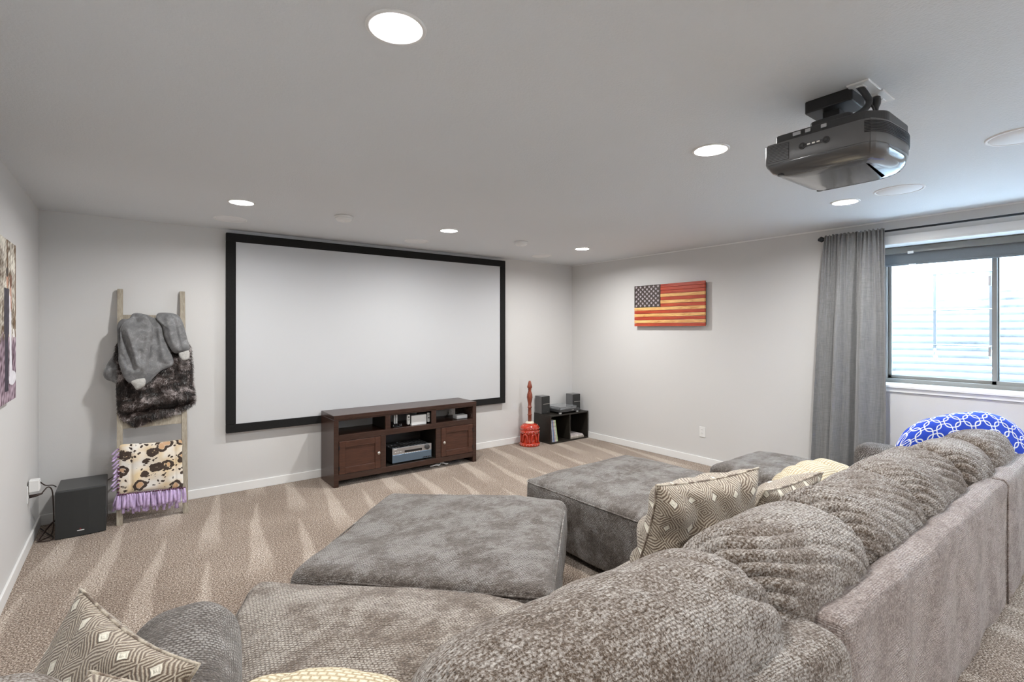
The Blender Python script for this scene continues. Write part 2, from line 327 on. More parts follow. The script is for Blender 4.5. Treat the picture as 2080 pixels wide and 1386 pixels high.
# ------------------------------------------------------------------ geometry helpers
class B:
    def __init__(s): s.v = []; s.f = []; s.m = []; s.uv = None; s.mi = 0
    def add(s, V, F):
        o = len(s.v); s.v += [tuple(map(float, p)) for p in V]; s.f += [tuple(i + o for i in f) for f in F]; s.m += [s.mi] * len(F); return s
    def box(s, x0, x1, y0, y1, z0, z1):
        V = [(x, y, z) for z in (z0, z1) for y in (y0, y1) for x in (x0, x1)]
        return s.add(V, [(0, 2, 3, 1), (4, 5, 7, 6), (0, 1, 5, 4), (1, 3, 7, 5), (3, 2, 6, 7), (2, 0, 4, 6)])
    def obox(s, c, ax, ay, az, hx, hy, hz):
        c = Vector(c); ax, ay, az = Vector(ax), Vector(ay), Vector(az)
        V = [c + ax * hx * a + ay * hy * b_ + az * hz * d for d in (-1, 1) for b_ in (-1, 1) for a in (-1, 1)]
        return s.add(V, [(0, 2, 3, 1), (4, 5, 7, 6), (0, 1, 5, 4), (1, 3, 7, 5), (3, 2, 6, 7), (2, 0, 4, 6)])
    def lathe(s, prof, c, n=24, axis=(0, 0, 1), caps=True):
        ax = Vector(axis).normalized(); u = ax.orthogonal().normalized(); w = ax.cross(u); c = Vector(c); V = []
        for r, h in prof:
            for k in range(n):
                a = 2 * math.pi * k / n; V.append(c + ax * h + (u * math.cos(a) + w * math.sin(a)) * r)
        F = [(i * n + k, i * n + (k + 1) % n, (i + 1) * n + (k + 1) % n, (i + 1) * n + k) for i in range(len(prof) - 1) for k in range(n)]
        if caps: F += [tuple(range(n))[::-1], tuple((len(prof) - 1) * n + k for k in range(n))]
        return s.add(V, F)
    def tube(s, pts, r, n=8):
        pts = [Vector(p) for p in pts]; V = []; up = None
        for i, p in enumerate(pts):
            t = (pts[min(i + 1, len(pts) - 1)] - pts[max(i - 1, 0)]).normalized()
            if up is None: up = t.orthogonal().normalized()
            up = (up - t * up.dot(t)).normalized(); w = t.cross(up); rr = r[i] if isinstance(r, (list, tuple)) else r
            for k in range(n):
                a = 2 * math.pi * k / n; V.append(p + (up * math.cos(a) + w * math.sin(a)) * rr)
        m_ = len(pts)
        F = [(i * n + k, i * n + (k + 1) % n, (i + 1) * n + (k + 1) % n, (i + 1) * n + k) for i in range(m_ - 1) for k in range(n)]
        F += [tuple(range(n))[::-1], tuple((m_ - 1) * n + k for k in range(n))]
        return s.add(V, F)
    def prism(s, poly, a0, a1, plane='xy'):
        n = len(poly)
        def mk(p, h): return {'xy': (p[0], p[1], h), 'xz': (p[0], h, p[1]), 'yz': (h, p[0], p[1])}[plane]
        V = [mk(p, a0) for p in poly] + [mk(p, a1) for p in poly]
        F = [tuple(range(n))[::-1], tuple(range(n, 2 * n))] + [(i, (i + 1) % n, n + (i + 1) % n, n + i) for i in range(n)]
        return s.add(V, F)
def smooth_path(pts, n=6):
    P = [Vector(p) for p in pts]; out = []
    for i in range(len(P) - 1):
        p0, p1, p2, p3 = P[max(i - 1, 0)], P[i], P[i + 1], P[min(i + 2, len(P) - 1)]
        for k in range(n):
            t = k / n
            out.append(0.5 * ((2 * p1) + (p2 - p0) * t + (2 * p0 - 5 * p1 + 4 * p2 - p3) * t * t + (3 * p1 - p0 - 3 * p2 + p3) * t ** 3))
    out.append(P[-1]); return out
ORG = {}
def root(name, loc, label, cat, group=None):
    o = bpy.data.objects.new(name, None); COL.objects.link(o); o.empty_display_size = 0.1; o.location = loc
    o['label'] = label; o['category'] = cat
    if group: o['group'] = group
    ORG[o.name] = Vector(loc); return o
def obj(name, bd, mat, parent=None, smooth=False, bevel=0, uv=None, loc=None, kind=None, label=None, cat=None, group=None, solid=0, fixn=True, angle=None):
    V, F = (bd.v, bd.f) if isinstance(bd, B) else bd
    if parent is not None: org = ORG[parent.name]
    elif loc is not None: org = Vector(loc)
    else: org = Vector((0, 0, 0))
    me = bpy.data.meshes.new(name)
    me.from_pydata((np.asarray(V, dtype=float) - np.array(org)).tolist(), [], F); me.update()
    mats = mat if isinstance(mat, (list, tuple)) else [mat]
    for x in mats: me.materials.append(M[x])
    if isinstance(bd, B) and len(mats) > 1: me.polygons.foreach_set('material_index', bd.m)
    if uv is not None:
        ul = me.uv_layers.new(name='UVMap'); idx = np.empty(len(me.loops), dtype=np.int32); me.loops.foreach_get('vertex_index', idx)
        if uv.shape[0] == len(me.loops): ul.data.foreach_set('uv', uv.astype(np.float32).ravel())
        else: ul.data.foreach_set('uv', uv[idx].astype(np.float32).ravel())
    if fixn:
        bm = bmesh.new(); bm.from_mesh(me); bmesh.ops.recalc_face_normals(bm, faces=bm.faces); bm.to_mesh(me); bm.free()
    if smooth: me.shade_smooth()
    if angle:
        me.shade_smooth()
        try: me.set_sharp_from_angle(angle=math.radians(angle))
        except Exception: pass
    o = bpy.data.objects.new(name, me); COL.objects.link(o)
    if parent is None: o.location = org
    else: o.parent = parent
    ORG[o.name] = org
    if solid:
        md = o.modifiers.new('thickness', 'SOLIDIFY'); md.thickness = solid; md.offset = 0
    if bevel:
        md = o.modifiers.new('bevel', 'BEVEL'); md.width = bevel; md.segments = 2; md.limit_method = 'ANGLE'; md.angle_limit = math.radians(40)
        try: md.harden_normals = False
        except Exception: pass
    if kind: o['kind'] = kind
    if label: o['label'] = label
    if cat: o['category'] = cat
    if group: o['group'] = group
    return o
def dup(o, delta, label=None, group=None):
    c = o.copy(); COL.objects.link(c); c.location = o.location + Vector(delta)
    if label: c['label'] = label
    if group: c['group'] = group
    ORG[c.name] = ORG[o.name] + Vector(delta)
    for ch in list(o.children):
        d = ch.copy(); COL.objects.link(d); d.parent = c
        for g in ch.children:
            e = g.copy(); COL.objects.link(e); e.parent = d
    return c
# smooth pseudo-noise
def make_noise(seed, k=14, f0=1.0, f1=3.0, dim=3):
    r = np.random.RandomState(seed); D = r.normal(size=(k, dim)); D /= np.linalg.norm(D, axis=1)[:, None]
    D *= r.uniform(f0, f1, size=(k, 1)) * 2 * np.pi; ph = r.uniform(0, 6.28, k)
    return lambda P: np.sin(P @ D.T + ph).sum(-1) / math.sqrt(k)
def grid_faces(nu, nv, wrap_u=False, wrap_v=False, off=0):
    F = []
    for i in range(nu if wrap_u else nu - 1):
        for j in range(nv if wrap_v else nv - 1):
            a = i * nv + j; b_ = ((i + 1) % nu) * nv + j; c = ((i + 1) % nu) * nv + (j + 1) % nv; d = i * nv + (j + 1) % nv
            F.append((off + a, off + b_, off + c, off + d))
    return F
# upholstered block: rounded box on a fine grid with crown and soft lumps
def softbox(c, h, r, res=0.025, rot=0.0, fn=None, uvs=1.0, cut_bottom=True):
    hx, hy, hz = h; V = []; F = []; UV = []; Nn = []
    for ax in range(3):
        for sg in (-1, 1):
            if cut_bottom and ax == 2 and sg == -1: continue
            a, b_ = [(1, 2), (0, 2), (0, 1)][ax]; H = (hx, hy, hz)
            na, nb = max(6, int(2 * H[a] / res)), max(4, int(2 * H[b_] / res))
            ga = np.linspace(-H[a], H[a], na + 1); gb = np.linspace(-H[b_], H[b_], nb + 1)
            A, Bq = np.meshgrid(ga, gb, indexing='ij'); P = np.zeros((na + 1, nb + 1, 3)); P[..., ax] = sg * H[ax]; P[..., a] = A; P[..., b_] = Bq
            inner = np.clip(P, -(np.array(H) - r), np.array(H) - r); d = P - inner; ln = np.linalg.norm(d, axis=-1, keepdims=True)
            nrm = d / np.maximum(ln, 1e-9); P = inner + nrm * r
            uv = np.stack([A, Bq], -1) * uvs + ax * 0.37
            o = len(V); V += list(P.reshape(-1, 3)); Nn += list(nrm.reshape(-1, 3)); UV += list(uv.reshape(-1, 2)); F += grid_faces(na + 1, nb + 1, off=o)
    V = np.array(V); Nn = np.array(Nn); UV = np.array(UV)
    if fn is not None: V = fn(V, Nn, np.array(h))
    cs, sn = math.cos(rot), math.sin(rot); R = np.array([[cs, -sn, 0], [sn, cs, 0], [0, 0, 1]])
    return (V @ R.T + np.array(c), F), UV
def crown_fn(amp=0.03, seed=1, lump=0.006, wr=None, side=0.012):
    n1 = make_noise(seed, 12, 1.0, 2.6); n2 = make_noise(seed + 7, 16, 4, 9)
    def fn(V, Nn, h):
        q = V / h; top = np.clip(Nn[:, 2], 0, 1); cx = np.clip(1 - q[:, 0] ** 4, 0, 1); cy = np.clip(1 - q[:, 1] ** 4, 0, 1)
        V = V.copy(); V[:, 2] += amp * cx * cy * (q[:, 2] > 0) * np.clip(q[:, 2], 0, 1)
        V += Nn * (lump * n1(V) + lump * 0.25 * n2(V))[:, None]
        sidef = np.clip(1 - q[:, 2] ** 2, 0, 1)
        V[:, :2] += Nn[:, :2] * (side * sidef)[:, None]
        if wr is not None: V = wr(V, Nn, h)
        return V
    return fn
# overstuffed cushion lying along X
def cushion(c, h, pu=6.0, ev=0.85, tilt=0.0, yaw=0.0, nf=6, amp=0.011, shear=0.5, seed=1, nu=190, nv=250, seam=True, roll=0.0, puff=0.01, mask=None):
    hx, hy, hz = h; u = np.linspace(-1, 1, nu); u = np.sign(u) * (1 - (1 - np.abs(u)) ** 1.6); v = np.linspace(0, 2 * np.pi, nv, endpoint=False)
    U, Vv = np.meshgrid(u, v, indexing='ij'); s = (1 - np.abs(U) ** pu) ** (1 / 2.4)
    cy, sz = np.cos(Vv), np.sin(Vv); sg = lambda t: np.sign(t) * np.abs(t) ** ev
    X = hx * U; Y = hy * sg(cy) * s; Z = hz * sg(sz) * s
    P = np.stack([X, Y, Z], -1)
    dU = np.gradient(P, axis=0); dV = (np.roll(P, -1, 1) - np.roll(P, 1, 1)); n = np.cross(dU, dV); n /= np.maximum(np.linalg.norm(n, axis=-1, keepdims=True), 1e-9)
    if (n * P).sum() < 0: n = -n
    n1 = make_noise(seed, 14, 1.5, 4); n2 = make_noise(seed + 3, 14, 0.8, 2.2); n3 = make_noise(seed + 5, 18, 5, 12)
    Q = P.reshape(-1, 3); w1 = n1(Q).reshape(U.shape); w2 = n2(Q).reshape(U.shape); w3 = n3(Q).reshape(U.shape)
    arc = Vv * (hy + hz) / 2
    sc = (arc + shear * X * (1 + 0.35 * np.abs(U))) / ((hy + hz) * np.pi / (2 * nf)) / 2 + 0.10 * w1 + 0.55 * w2
    fold = np.abs(np.sin(np.pi * sc)) ** 0.55
    msk = np.clip(0.50 + 0.45 * w1 + 0.45 * np.abs(U) ** 3, 0.05, 1.2) * (0.25 + 0.75 * s)
    if mask is not None: msk = msk * mask(U, Vv)
    disp = amp * (fold - 0.5) * 2 * msk + puff * w2 + 0.0018 * w3
    if seam:
        disp = disp - 0.010 * np.exp(-((np.abs(U) - 0.93) / 0.012) ** 2)
    P = P + n * disp[..., None]
    ct, st = math.cos(tilt), math.sin(tilt); Yt = P[..., 1] * ct - P[..., 2] * st; Zt = P[..., 1] * st + P[..., 2] * ct; P = np.stack([P[..., 0], Yt, Zt], -1)
    cr, sr = math.cos(roll), math.sin(roll); Xr = P[..., 0] * cr - P[..., 2] * sr; Zr = P[..., 0] * sr + P[..., 2] * cr; P = np.stack([Xr, P[..., 1], Zr], -1)
    ca, sa = math.cos(yaw), math.sin(yaw); Xa = P[..., 0] * ca - P[..., 1] * sa; Ya = P[..., 0] * sa + P[..., 1] * ca; P = np.stack([Xa, Ya, P[..., 2]], -1) + np.array(c)
    F = grid_faces(nu, nv, wrap_v=True); FL = []
    uvl = []
    ax = (U + 1) * hx; per = (hy + hz) * np.pi
    for f in F:
        i, j = f[0] // nv, f[0] % nv
        uvl += [(ax[i, 0], per * j / nv), (ax[i + 1, 0], per * j / nv), (ax[i + 1, 0], per * (j + 1) / nv), (ax[i, 0], per * (j + 1) / nv)]
    return (P.reshape(-1, 3), F), np.array(uvl)
def cushion_obj(name, parent, mat, **k):
    g, uv = cushion(**k); return obj(name, g, mat, parent, smooth=True, uv=uv, fixn=False)
# square scatter pillow with pointed corners
def pillow(c, w, hgt, t, R, seed=1, n=56, folds=0.008, dent=0.0, uvs=1.0):
    a = np.linspace(-1, 1, n); A, Bq = np.meshgrid(a, a, indexing='ij')
    pin = 1 - 0.10 * (1 - np.abs(Bq) ** 2) * np.abs(A) ** 3; pin2 = 1 - 0.10 * (1 - np.abs(A) ** 2) * np.abs(Bq) ** 3
    X = A * pin * w / 2; Y = Bq * pin2 * hgt / 2
    th = t / 2 * ((1 - A ** 2) ** 0.42) * ((1 - Bq ** 2) ** 0.42)
    nz = make_noise(seed, 12, 2, 5, 2); nz2 = make_noise(seed + 2, 10, 1, 2, 2); Q = np.stack([X, Y], -1).reshape(-1, 2)
    f = folds * (np.abs(nz(Q)).reshape(A.shape) - 0.6) * (1 - np.maximum(np.abs(A), np.abs(Bq)) ** 6)
    wv = 0.012 * nz2(Q).reshape(A.shape) - dent * np.exp(-((A - 0.1) ** 2 + (Bq - 0.9) ** 2) / 0.15)
    V = []; F = []; UV = []
    for sgn in (1, -1):
        P = np.stack([X, Y, sgn * (th + f) + wv], -1).reshape(-1, 3) @ np.array(R.to_3x3()).T + np.array(c)
        o = len(V); V += list(P); F += [g if sgn > 0 else g[::-1] for g in grid_faces(n, n, off=o)]
        UV += list((np.stack([A * w / 2, Bq * hgt / 2], -1) * uvs + (0.5 if sgn > 0 else 0.77)).reshape(-1, 2))
    return (np.array(V), F), np.array(UV)
def basis(xdir, ydir):
    x = Vector(xdir).normalized(); y = Vector(ydir); y = (y - x * y.dot(x)).normalized(); z = x.cross(y)
    return Matrix((x, y, z)).transposed()
# puffy cloth panel from an outline in the X-Z plane, hanging against something behind it
def puffy(outline, ybase, thick, rings=22, nt=160, fold=None, seed=1, slope=0.0, z0=0.0, center=None):
    P = np.array(smooth_closed(outline, nt)); c = np.array(center) if center else P.mean(0)
    n1 = make_noise(seed, 12, 3, 8, 2); V = []; UV = []
    for side in (1, 0):
        for r in np.linspace(0, 1, rings):
            q = c + r * (P - c); w = (1 - r ** 2.6) ** 0.5
            d = w * thick * (0.75 + 0.25 * n1(q)) if side else -w * thick * 0.25
            if side and fold is not None: d = d + fold(q) * (1 - r ** 6)
            y = ybase(q[:, 1]) - d
            V += [(q[k, 0], y[k], q[k, 1]) for k in range(len(q))]; UV += [tuple(p) for p in q]
    n = len(P); F = []
    for s_ in (0, 1):
        o = s_ * rings * n
        for i in range(rings - 1):
            for k in range(n):
                f = (o + i * n + k, o + i * n + (k + 1) % n, o + (i + 1) * n + (k + 1) % n, o + (i + 1) * n + k); F.append(f if s_ == 0 else f[::-1])
    return (np.array(V), F), np.array(UV)
def smooth_closed(pts, n):
    P = np.array(pts, float); m_ = len(P); out = []
    per = [np.linalg.norm(P[(i + 1) % m_] - P[i]) for i in range(m_)]; tot = sum(per)
    for i in range(m_):
        p0, p1, p2, p3 = P[i - 1], P[i], P[(i + 1) % m_], P[(i + 2) % m_]; k = max(2, int(round(n * per[i] / tot)))
        for j in range(k):
            t = j / k; out.append(0.5 * ((2 * p1) + (p2 - p0) * t + (2 * p0 - 5 * p1 + 4 * p2 - p3) * t * t + (3 * p1 - p0 - 3 * p2 + p3) * t ** 3))
    return out

# ================================================================== THE ROOM
ST = 'structure'
obj('floor', B().box(XL - 0.1, XR + 0.02, YF - 0.1, YB + 0.02, -0.06, 0.0), 'carpet', kind=ST)
obj('wall_back', B().box(XL - 0.1, XR + 0.1, YB, YB + 0.12, -0.05, CEIL + 0.1), 'wall', kind=ST)
obj('wall_left', B().box(XL - 0.12, XL, YF - 0.1, YB + 0.1, -0.05, CEIL + 0.1), 'wall', kind=ST)
obj('wall_front', B().box(XL - 0.1, XR + 0.1, YF - 0.12, YF, -0.05, CEIL + 0.1), 'wall', kind=ST)
WY0, WY1, WZ0, WZ1, XW = 0.03, 1.60, 1.045, 2.245, 5.42
VY0, VY1 = -1.50, -0.40       # second window, unseen behind the camera, added to light the ceiling
w = B().box(XR, XW + 0.1, YF - 0.1, VY0, -0.05, CEIL + 0.1).box(XR, XW + 0.1, VY1, WY0, -0.05, CEIL + 0.1).box(XR, XW + 0.1, WY1, YB + 0.1, -0.05, CEIL + 0.1)
for ya, yb_ in ((WY0, WY1), (VY0, VY1)):
    w.box(XR, XW + 0.1, ya, yb_, -0.05, WZ0 - 0.02).box(XR, XW + 0.1, ya, yb_, WZ1, CEIL + 0.1)
obj('wall_right', w, 'wall', kind=ST)
def ceiling():
    b_ = B(); hs = 0.15; R = 0.074; xs = sorted({XL - 0.1, XR + 0.1} | {x + s for x, _ in LAMPS for s in (-hs, hs)}); ys = sorted({YF - 0.1, YB + 0.1} | {y + s for _, y in LAMPS for s in (-hs, hs)})
    for i in range(len(xs) - 1):
        for j in range(len(ys) - 1):
            cx, cy = (xs[i] + xs[i + 1]) / 2, (ys[j] + ys[j + 1]) / 2
            hit = [l for l in LAMPS if abs(l[0] - cx) < 0.01 and abs(l[1] - cy) < 0.01]
            if not hit: b_.add([(xs[i], ys[j], CEIL), (xs[i], ys[j + 1], CEIL), (xs[i + 1], ys[j + 1], CEIL), (xs[i + 1], ys[j], CEIL)], [(0, 1, 2, 3)])
            else:
                n = 32; V = []
                for k in range(n):
                    a = 2 * math.pi * (k + 0.5) / n; c, s = math.cos(a), math.sin(a); q = hs / max(abs(c), abs(s))
                    V += [(cx + R * c, cy + R * s, CEIL), (cx + q * c, cy + q * s, CEIL)]
                o = len(V); V += [(cx + hs * a_, cy + hs * b2, CEIL) for a_, b2 in ((1, 1), (-1, 1), (-1, -1), (1, -1))]
                F = [(2 * k, 2 * ((k + 1) % n), 2 * ((k + 1) % n) + 1, 2 * k + 1) for k in range(n)]
                for ci, k in ((0, n // 8 - 1), (1, 3 * n // 8 - 1), (2, 5 * n // 8 - 1), (3, 7 * n // 8 - 1)):
                    F.append((2 * k + 1, 2 * ((k + 1) % n) + 1, o + ci))
                b_.add(V, F)
    b_.box(XL - 0.1, XR + 0.1, YF - 0.1, YB + 0.1, CEIL + 0.14, CEIL + 0.2)
    return obj('ceiling', b_, 'ceiling', kind=ST, fixn=False)
ceiling()
BH = 0.082
def base(name, x0, x1, y0, y1): obj(name, B().box(x0, x1, y0, y1, 0.0, BH), 'trim', kind=ST, bevel=0.004)
base('baseboard_back', XL, XR, YB - 0.014, YB); base('baseboard_left', XL, XL + 0.014, YF, YB - 0.014)
base('baseboard_right', XR - 0.014, XR, YF, YB - 0.014); base('baseboard_front', XL + 0.014, XR - 0.014, YF, YF + 0.014)
# paint line where the ceiling colour turns down onto the window wall
obj('trim_1', B().box(XR - 0.004, XR, YF, YB, CEIL - 0.012, CEIL), 'trim', kind=ST)
# window trim: casing, soffit, sill with apron
obj('trim_2', B().box(XR - 0.012, XR, WY0 - 0.06, WY1 + 0.06, WZ1, WZ1 + 0.06), 'trim', kind=ST, bevel=0.002)
obj('trim_3', B().box(XR - 0.012, XW, WY0, WY1, WZ1 - 0.012, WZ1), 'trim', kind=ST)
obj('trim_4', B().box(XR - 0.03, XW, WY0 - 0.05, WY1 + 0.05, WZ0 - 0.02, WZ0).box(XR - 0.014, XR, WY0 - 0.04, WY1 + 0.04, WZ0 - 0.056, WZ0 - 0.02), 'trim', kind=ST, bevel=0.003)
obj('trim_5', B().box(XR - 0.012, XW, WY1 - 0.012, WY1, WZ0, WZ1).box(XR - 0.012, XW, WY0, WY0 + 0.012, WZ0, WZ1), 'trim', kind=ST)
# window: outer frame, two sashes, meeting stiles, panes
FZ0, FZ1 = WZ0 + 0.0, WZ1 - 0.012
wf = B(); y0, y1 = WY0 + 0.012, WY1 - 0.012
wf.box(XW - 0.02, XW + 0.05, y0, y1, FZ0, FZ0 + 0.035).box(XW - 0.02, XW + 0.05, y0, y1, FZ1 - 0.035, FZ1).box(XW - 0.02, XW + 0.05, y0, y0 + 0.035, FZ0, FZ1).box(XW - 0.02, XW + 0.05, y1 - 0.035, y1, FZ0, FZ1)
win = obj('window_1', wf, 'winframe', kind=ST, bevel=0.003)
ORG[win.name] = Vector((0, 0, 0)); MY = 0.835
def sash(name, ya, yb, x, win=win):
    s = B(); t = 0.03
    s.box(x, x + 0.025, ya, yb, FZ0 + 0.033, FZ0 + 0.033 + t).box(x, x + 0.025, ya, yb, FZ1 - 0.033 - t, FZ1 - 0.033).box(x, x + 0.025, ya, ya + t, FZ0 + 0.033, FZ1 - 0.033).box(x, x + 0.025, yb - t, yb, FZ0 + 0.033, FZ1 - 0.033)
    o = obj(name, s, 'winframe', win, bevel=0.002)
    obj('pane', B().box(x + 0.010, x + 0.014, ya + t - 0.005, yb - t + 0.005, FZ0 + 0.06, FZ1 - 0.06), 'glass', o)
sash('sash', MY - 0.01, y1 - 0.03, XW + 0.015); sash('sash', y0 + 0.03, MY + 0.03, XW - 0.012)
obj('latch', B().box(XW - 0.02, XW + 0.012, MY + 0.035, MY + 0.05, 1.30, 1.38).box(XW - 0.02, XW + 0.012, MY + 0.035, MY + 0.05, 1.86, 1.94), 'steel', win, bevel=0.003)
w2 = obj('window_2_added', B().box(XW - 0.02, XW + 0.05, VY0, VY1, WZ0 - 0.02, WZ0 + 0.035).box(XW - 0.02, XW + 0.05, VY0, VY1, FZ1 - 0.035, WZ1).box(XW - 0.02, XW + 0.05, VY0, VY0 + 0.035, FZ0, FZ1).box(XW - 0.02, XW + 0.05, VY1 - 0.035, VY1, FZ0, FZ1), 'winframe', kind=ST, bevel=0.003)  # unseen window, added to let more light onto the ceiling's right side
sash('sash', VY0 + 0.03, -0.94, XW + 0.015, w2); sash('sash', -0.97, VY1 - 0.03, XW - 0.012, w2)
obj('trim_6', B().box(XR - 0.03, XW - 0.02, VY0, VY1, WZ0 - 0.02, WZ0), 'trim', kind=ST)  # sill of the added window
# roller blind rolled to the top
rb = root('roller_blind', (XW - 0.06, MY, 2.1), 'grey roller blind pulled nearly all the way up at the top of the window', 'blind')
obj('cassette', B().box(XW - 0.10, XW - 0.03, WY0 + 0.02, WY1 - 0.02, 2.175, 2.228), 'winframe', rb, bevel=0.004)
obj('blind_fabric', B().box(XW - 0.062, XW - 0.058, WY0 + 0.03, WY1 - 0.03, 2.085, 2.18), 'blind', rb)
obj('bottom_bar', B().box(XW - 0.068, XW - 0.052, WY0 + 0.03, WY1 - 0.03, 2.072, 2.09), 'blind', rb, bevel=0.003)
for yy in (1.36, 0.35):
    obj('clip', B().box(XW - 0.108, XW - 0.098, yy - 0.02, yy + 0.02, 2.165, 2.185), 'white', rb, bevel=0.002)
    obj('pull_tab', B().box(XW - 0.075, XW - 0.068, yy - 0.03, yy + 0.02, 2.072, 2.08), 'white', rb, bevel=0.002)
# window well outside
def well(cy, ry, lab, glab):
    V = []; nz, na = 260, 60
    for k in range(nz):
        z = 0.55 + 1.95 * k / (nz - 1); rr = 0.013 * math.sin(2 * math.pi * z / 0.068)
        for i in range(na):
            a = math.pi * (i / (na - 1)) - math.pi / 2
            V.append((XW + 0.11 + (0.92 + rr) * math.cos(a) ** 0.8 if i not in (0, na - 1) else XW + 0.11, cy + (ry + rr) * math.sin(a), z))
    obj('window_well', (V, grid_faces(nz, na)), 'galv', smooth=True, solid=0.004, label=lab, cat='window well', fixn=False)
    pl = [(XW + 0.11, cy - ry * 0.97)] + [(XW + 0.11 + 0.88 * math.cos(a) ** 0.8, cy + ry * 0.97 * math.sin(a)) for a in np.linspace(-1.5, 1.5, 20)] + [(XW + 0.11, cy + ry * 0.97)]
    obj('well_gravel', B().prism(pl, 0.5, 0.60), 'gravel', kind='stuff', label=glab, cat='gravel')
well(MY, 1.04, 'curved corrugated galvanised steel wall of the well outside the curtained window', 'pale gravel bed in the bottom of the well outside the curtained window')
well(-0.95, 0.70, 'curved corrugated galvanised steel wall of the added, unseen well behind the camera', 'pale gravel bed in the bottom of the added, unseen well behind the camera')  # well and gravel belonging to the added window
el = root('escape_ladder', (5.93, 1.12, 0.6), 'slim pale metal escape ladder with three rungs hanging in the window well', 'ladder')
for yy in (1.33, 0.95):
    obj('rail', B().box(5.90, 5.915, yy - 0.012, yy + 0.012, 1.30, 2.45), 'steel', el, bevel=0.002)
    obj('hook', B().tube([(5.905, yy, 1.34), (5.90, yy, 1.27), (5.93, yy, 1.24), (5.96, yy, 1.27)], 0.012, 8), 'steel', el, smooth=True)
for zz in (2.02, 1.69, 1.37): obj('rung', B().tube([(5.90, 0.94, zz), (5.90, 1.34, zz)], 0.006, 8), 'blind', el, smooth=True)

# ------------------------------------------------------------------ ceiling fittings
PLACE = {0: 'above the front edge of the picture, nearest the camera', 1: 'left of the hanging projector', 2: 'near the window curtain, beside a round speaker',
         3: 'near the left wall corner, before the screen', 4: 'above the middle of the projection screen', 5: 'in the far right corner above the cube shelf'}
PL2 = ['white recessed ceiling downlight at the top of the picture, largest and nearest the camera', 'lit recessed ceiling downlight just left of the hanging projector',
       'lit recessed downlight in front of the curtain, beside a round ceiling speaker', 'lit recessed downlight left of the smoke detectors, above the screen\'s left end',
       'lit recessed downlight above the middle of the projection screen', 'lit recessed downlight in the far corner above the bookshelf speakers']
PL2 += ['recessed downlight behind the camera near the left wall', 'recessed downlight behind the camera in the middle', 'recessed downlight behind the camera near the window wall']
def downlight(x, y, lab):
    r = root('downlight', (x, y, CEIL), lab, 'ceiling light', 'recessed downlights in the ceiling')
    obj('trim_ring', B().lathe([(0.072, 0.0), (0.073, -0.004), (0.088, -0.006), (0.092, -0.003), (0.092, 0.0)], (x, y, CEIL), 48, caps=False), 'white', r, smooth=True)
    obj('reflector', B().lathe([(0.073, -0.004), (0.066, 0.03), (0.056, 0.062), (0.050, 0.066)], (x, y, CEIL), 48, caps=False), 'reflector', r, smooth=True)
    obj('diffuser', B().lathe([(0.056, 0.066), (0.056, 0.072)], (x, y, CEIL), 40), 'lampglow', r)
    l = area_light('lamp', (0, 0, 0.012), (0, 0, 0), 0.125, LAMP_POWER, (1.0, 0.992, 0.975)); l.parent = r
for (x, y), lab in zip(LAMPS, PL2): downlight(x, y, lab)
def ceil_speaker(x, y, lab, r0=0.125):
    r = root('ceiling_speaker', (x, y, CEIL), lab, 'ceiling speaker', 'round in-ceiling speakers')
    obj('bezel', B().lathe([(r0 - 0.014, 0.0), (r0 - 0.013, -0.005), (r0 - 0.002, -0.005), (r0, 0.0)], (x, y, CEIL), 48, caps=False), 'offwhite', r, smooth=True)
    obj('speaker_grille', B().lathe([(r0 - 0.014, -0.001), (r0 - 0.018, -0.004), (0.02, -0.006)], (x, y, CEIL), 48), 'grill_white', r, smooth=True)
ceil_speaker(0.676, 4.78, 'faint round white ceiling speaker above the left end of the projection screen')
ceil_speaker(2.395, 4.80, 'faint round white ceiling speaker above the middle of the projection screen')
ceil_speaker(4.13, 4.815, 'faint round ceiling speaker near the far right corner')
ceil_speaker(4.056, 1.10, 'round white ceiling speaker below the projector, beside a lit downlight', 0.138)
ceil_speaker(3.385, 0.43, 'round white ceiling speaker at the right edge of the picture, cut by the frame', 0.138)
def smoke(x, y, lab):
    r = root('smoke_detector', (x, y, CEIL), lab, 'smoke detector', 'smoke detectors on the ceiling')
    obj('base', B().lathe([(0.072, 0), (0.074, -0.008), (0.070, -0.014)], (x, y, CEIL), 40), 'white', r, smooth=True)
    obj('cover', B().lathe([(0.068, -0.012), (0.066, -0.026), (0.052, -0.040), (0.020, -0.044)], (x, y, CEIL), 40), 'white', r, angle=35)
    obj('test_button', B().lathe([(0.018, -0.043), (0.017, -0.047)], (x, y, CEIL), 24), 'offwhite', r)
smoke(1.395, 4.10, 'white round smoke detector above the left half of the projection screen')
smoke(3.295, 4.175, 'white round smoke detector above the right end of the projection screen')

# ------------------------------------------------------------------ projector
pr = root('projector', (2.21, 0.785, 2.11), 'dark grey glossy projector hanging upside down from the ceiling', 'projector')
def round_poly(pts, r, seg=6):
    out = []; n = len(pts)
    for i in range(n):
        p = Vector(pts[i]); a = (Vector(pts[i - 1]) - p).normalized(); b_ = (Vector(pts[(i + 1) % n]) - p).normalized(); rr = r[i] if isinstance(r, (list, tuple)) else r
        if rr < 1e-4: out.append(tuple(p)); continue
        p0, p1 = p + a * rr, p + b_ * rr
        for k in range(seg + 1):
            t = k / seg; out.append(tuple(p0 * (1 - t) ** 2 + p * 2 * t * (1 - t) + p1 * t * t))
    return out
PX0, PX1, PY0, PY1 = 1.985, 2.42, 0.595, 0.975
plan = round_poly([(PX0, PY1), (PX0, PY0 + 0.03), (PX0 + 0.05, PY0 - 0.005), (PX1 - 0.10, PY0 - 0.02), (PX1, PY0 + 0.08), (PX1, PY1)], [0.025, 0.03, 0.05, 0.12, 0.06, 0.05], 6)
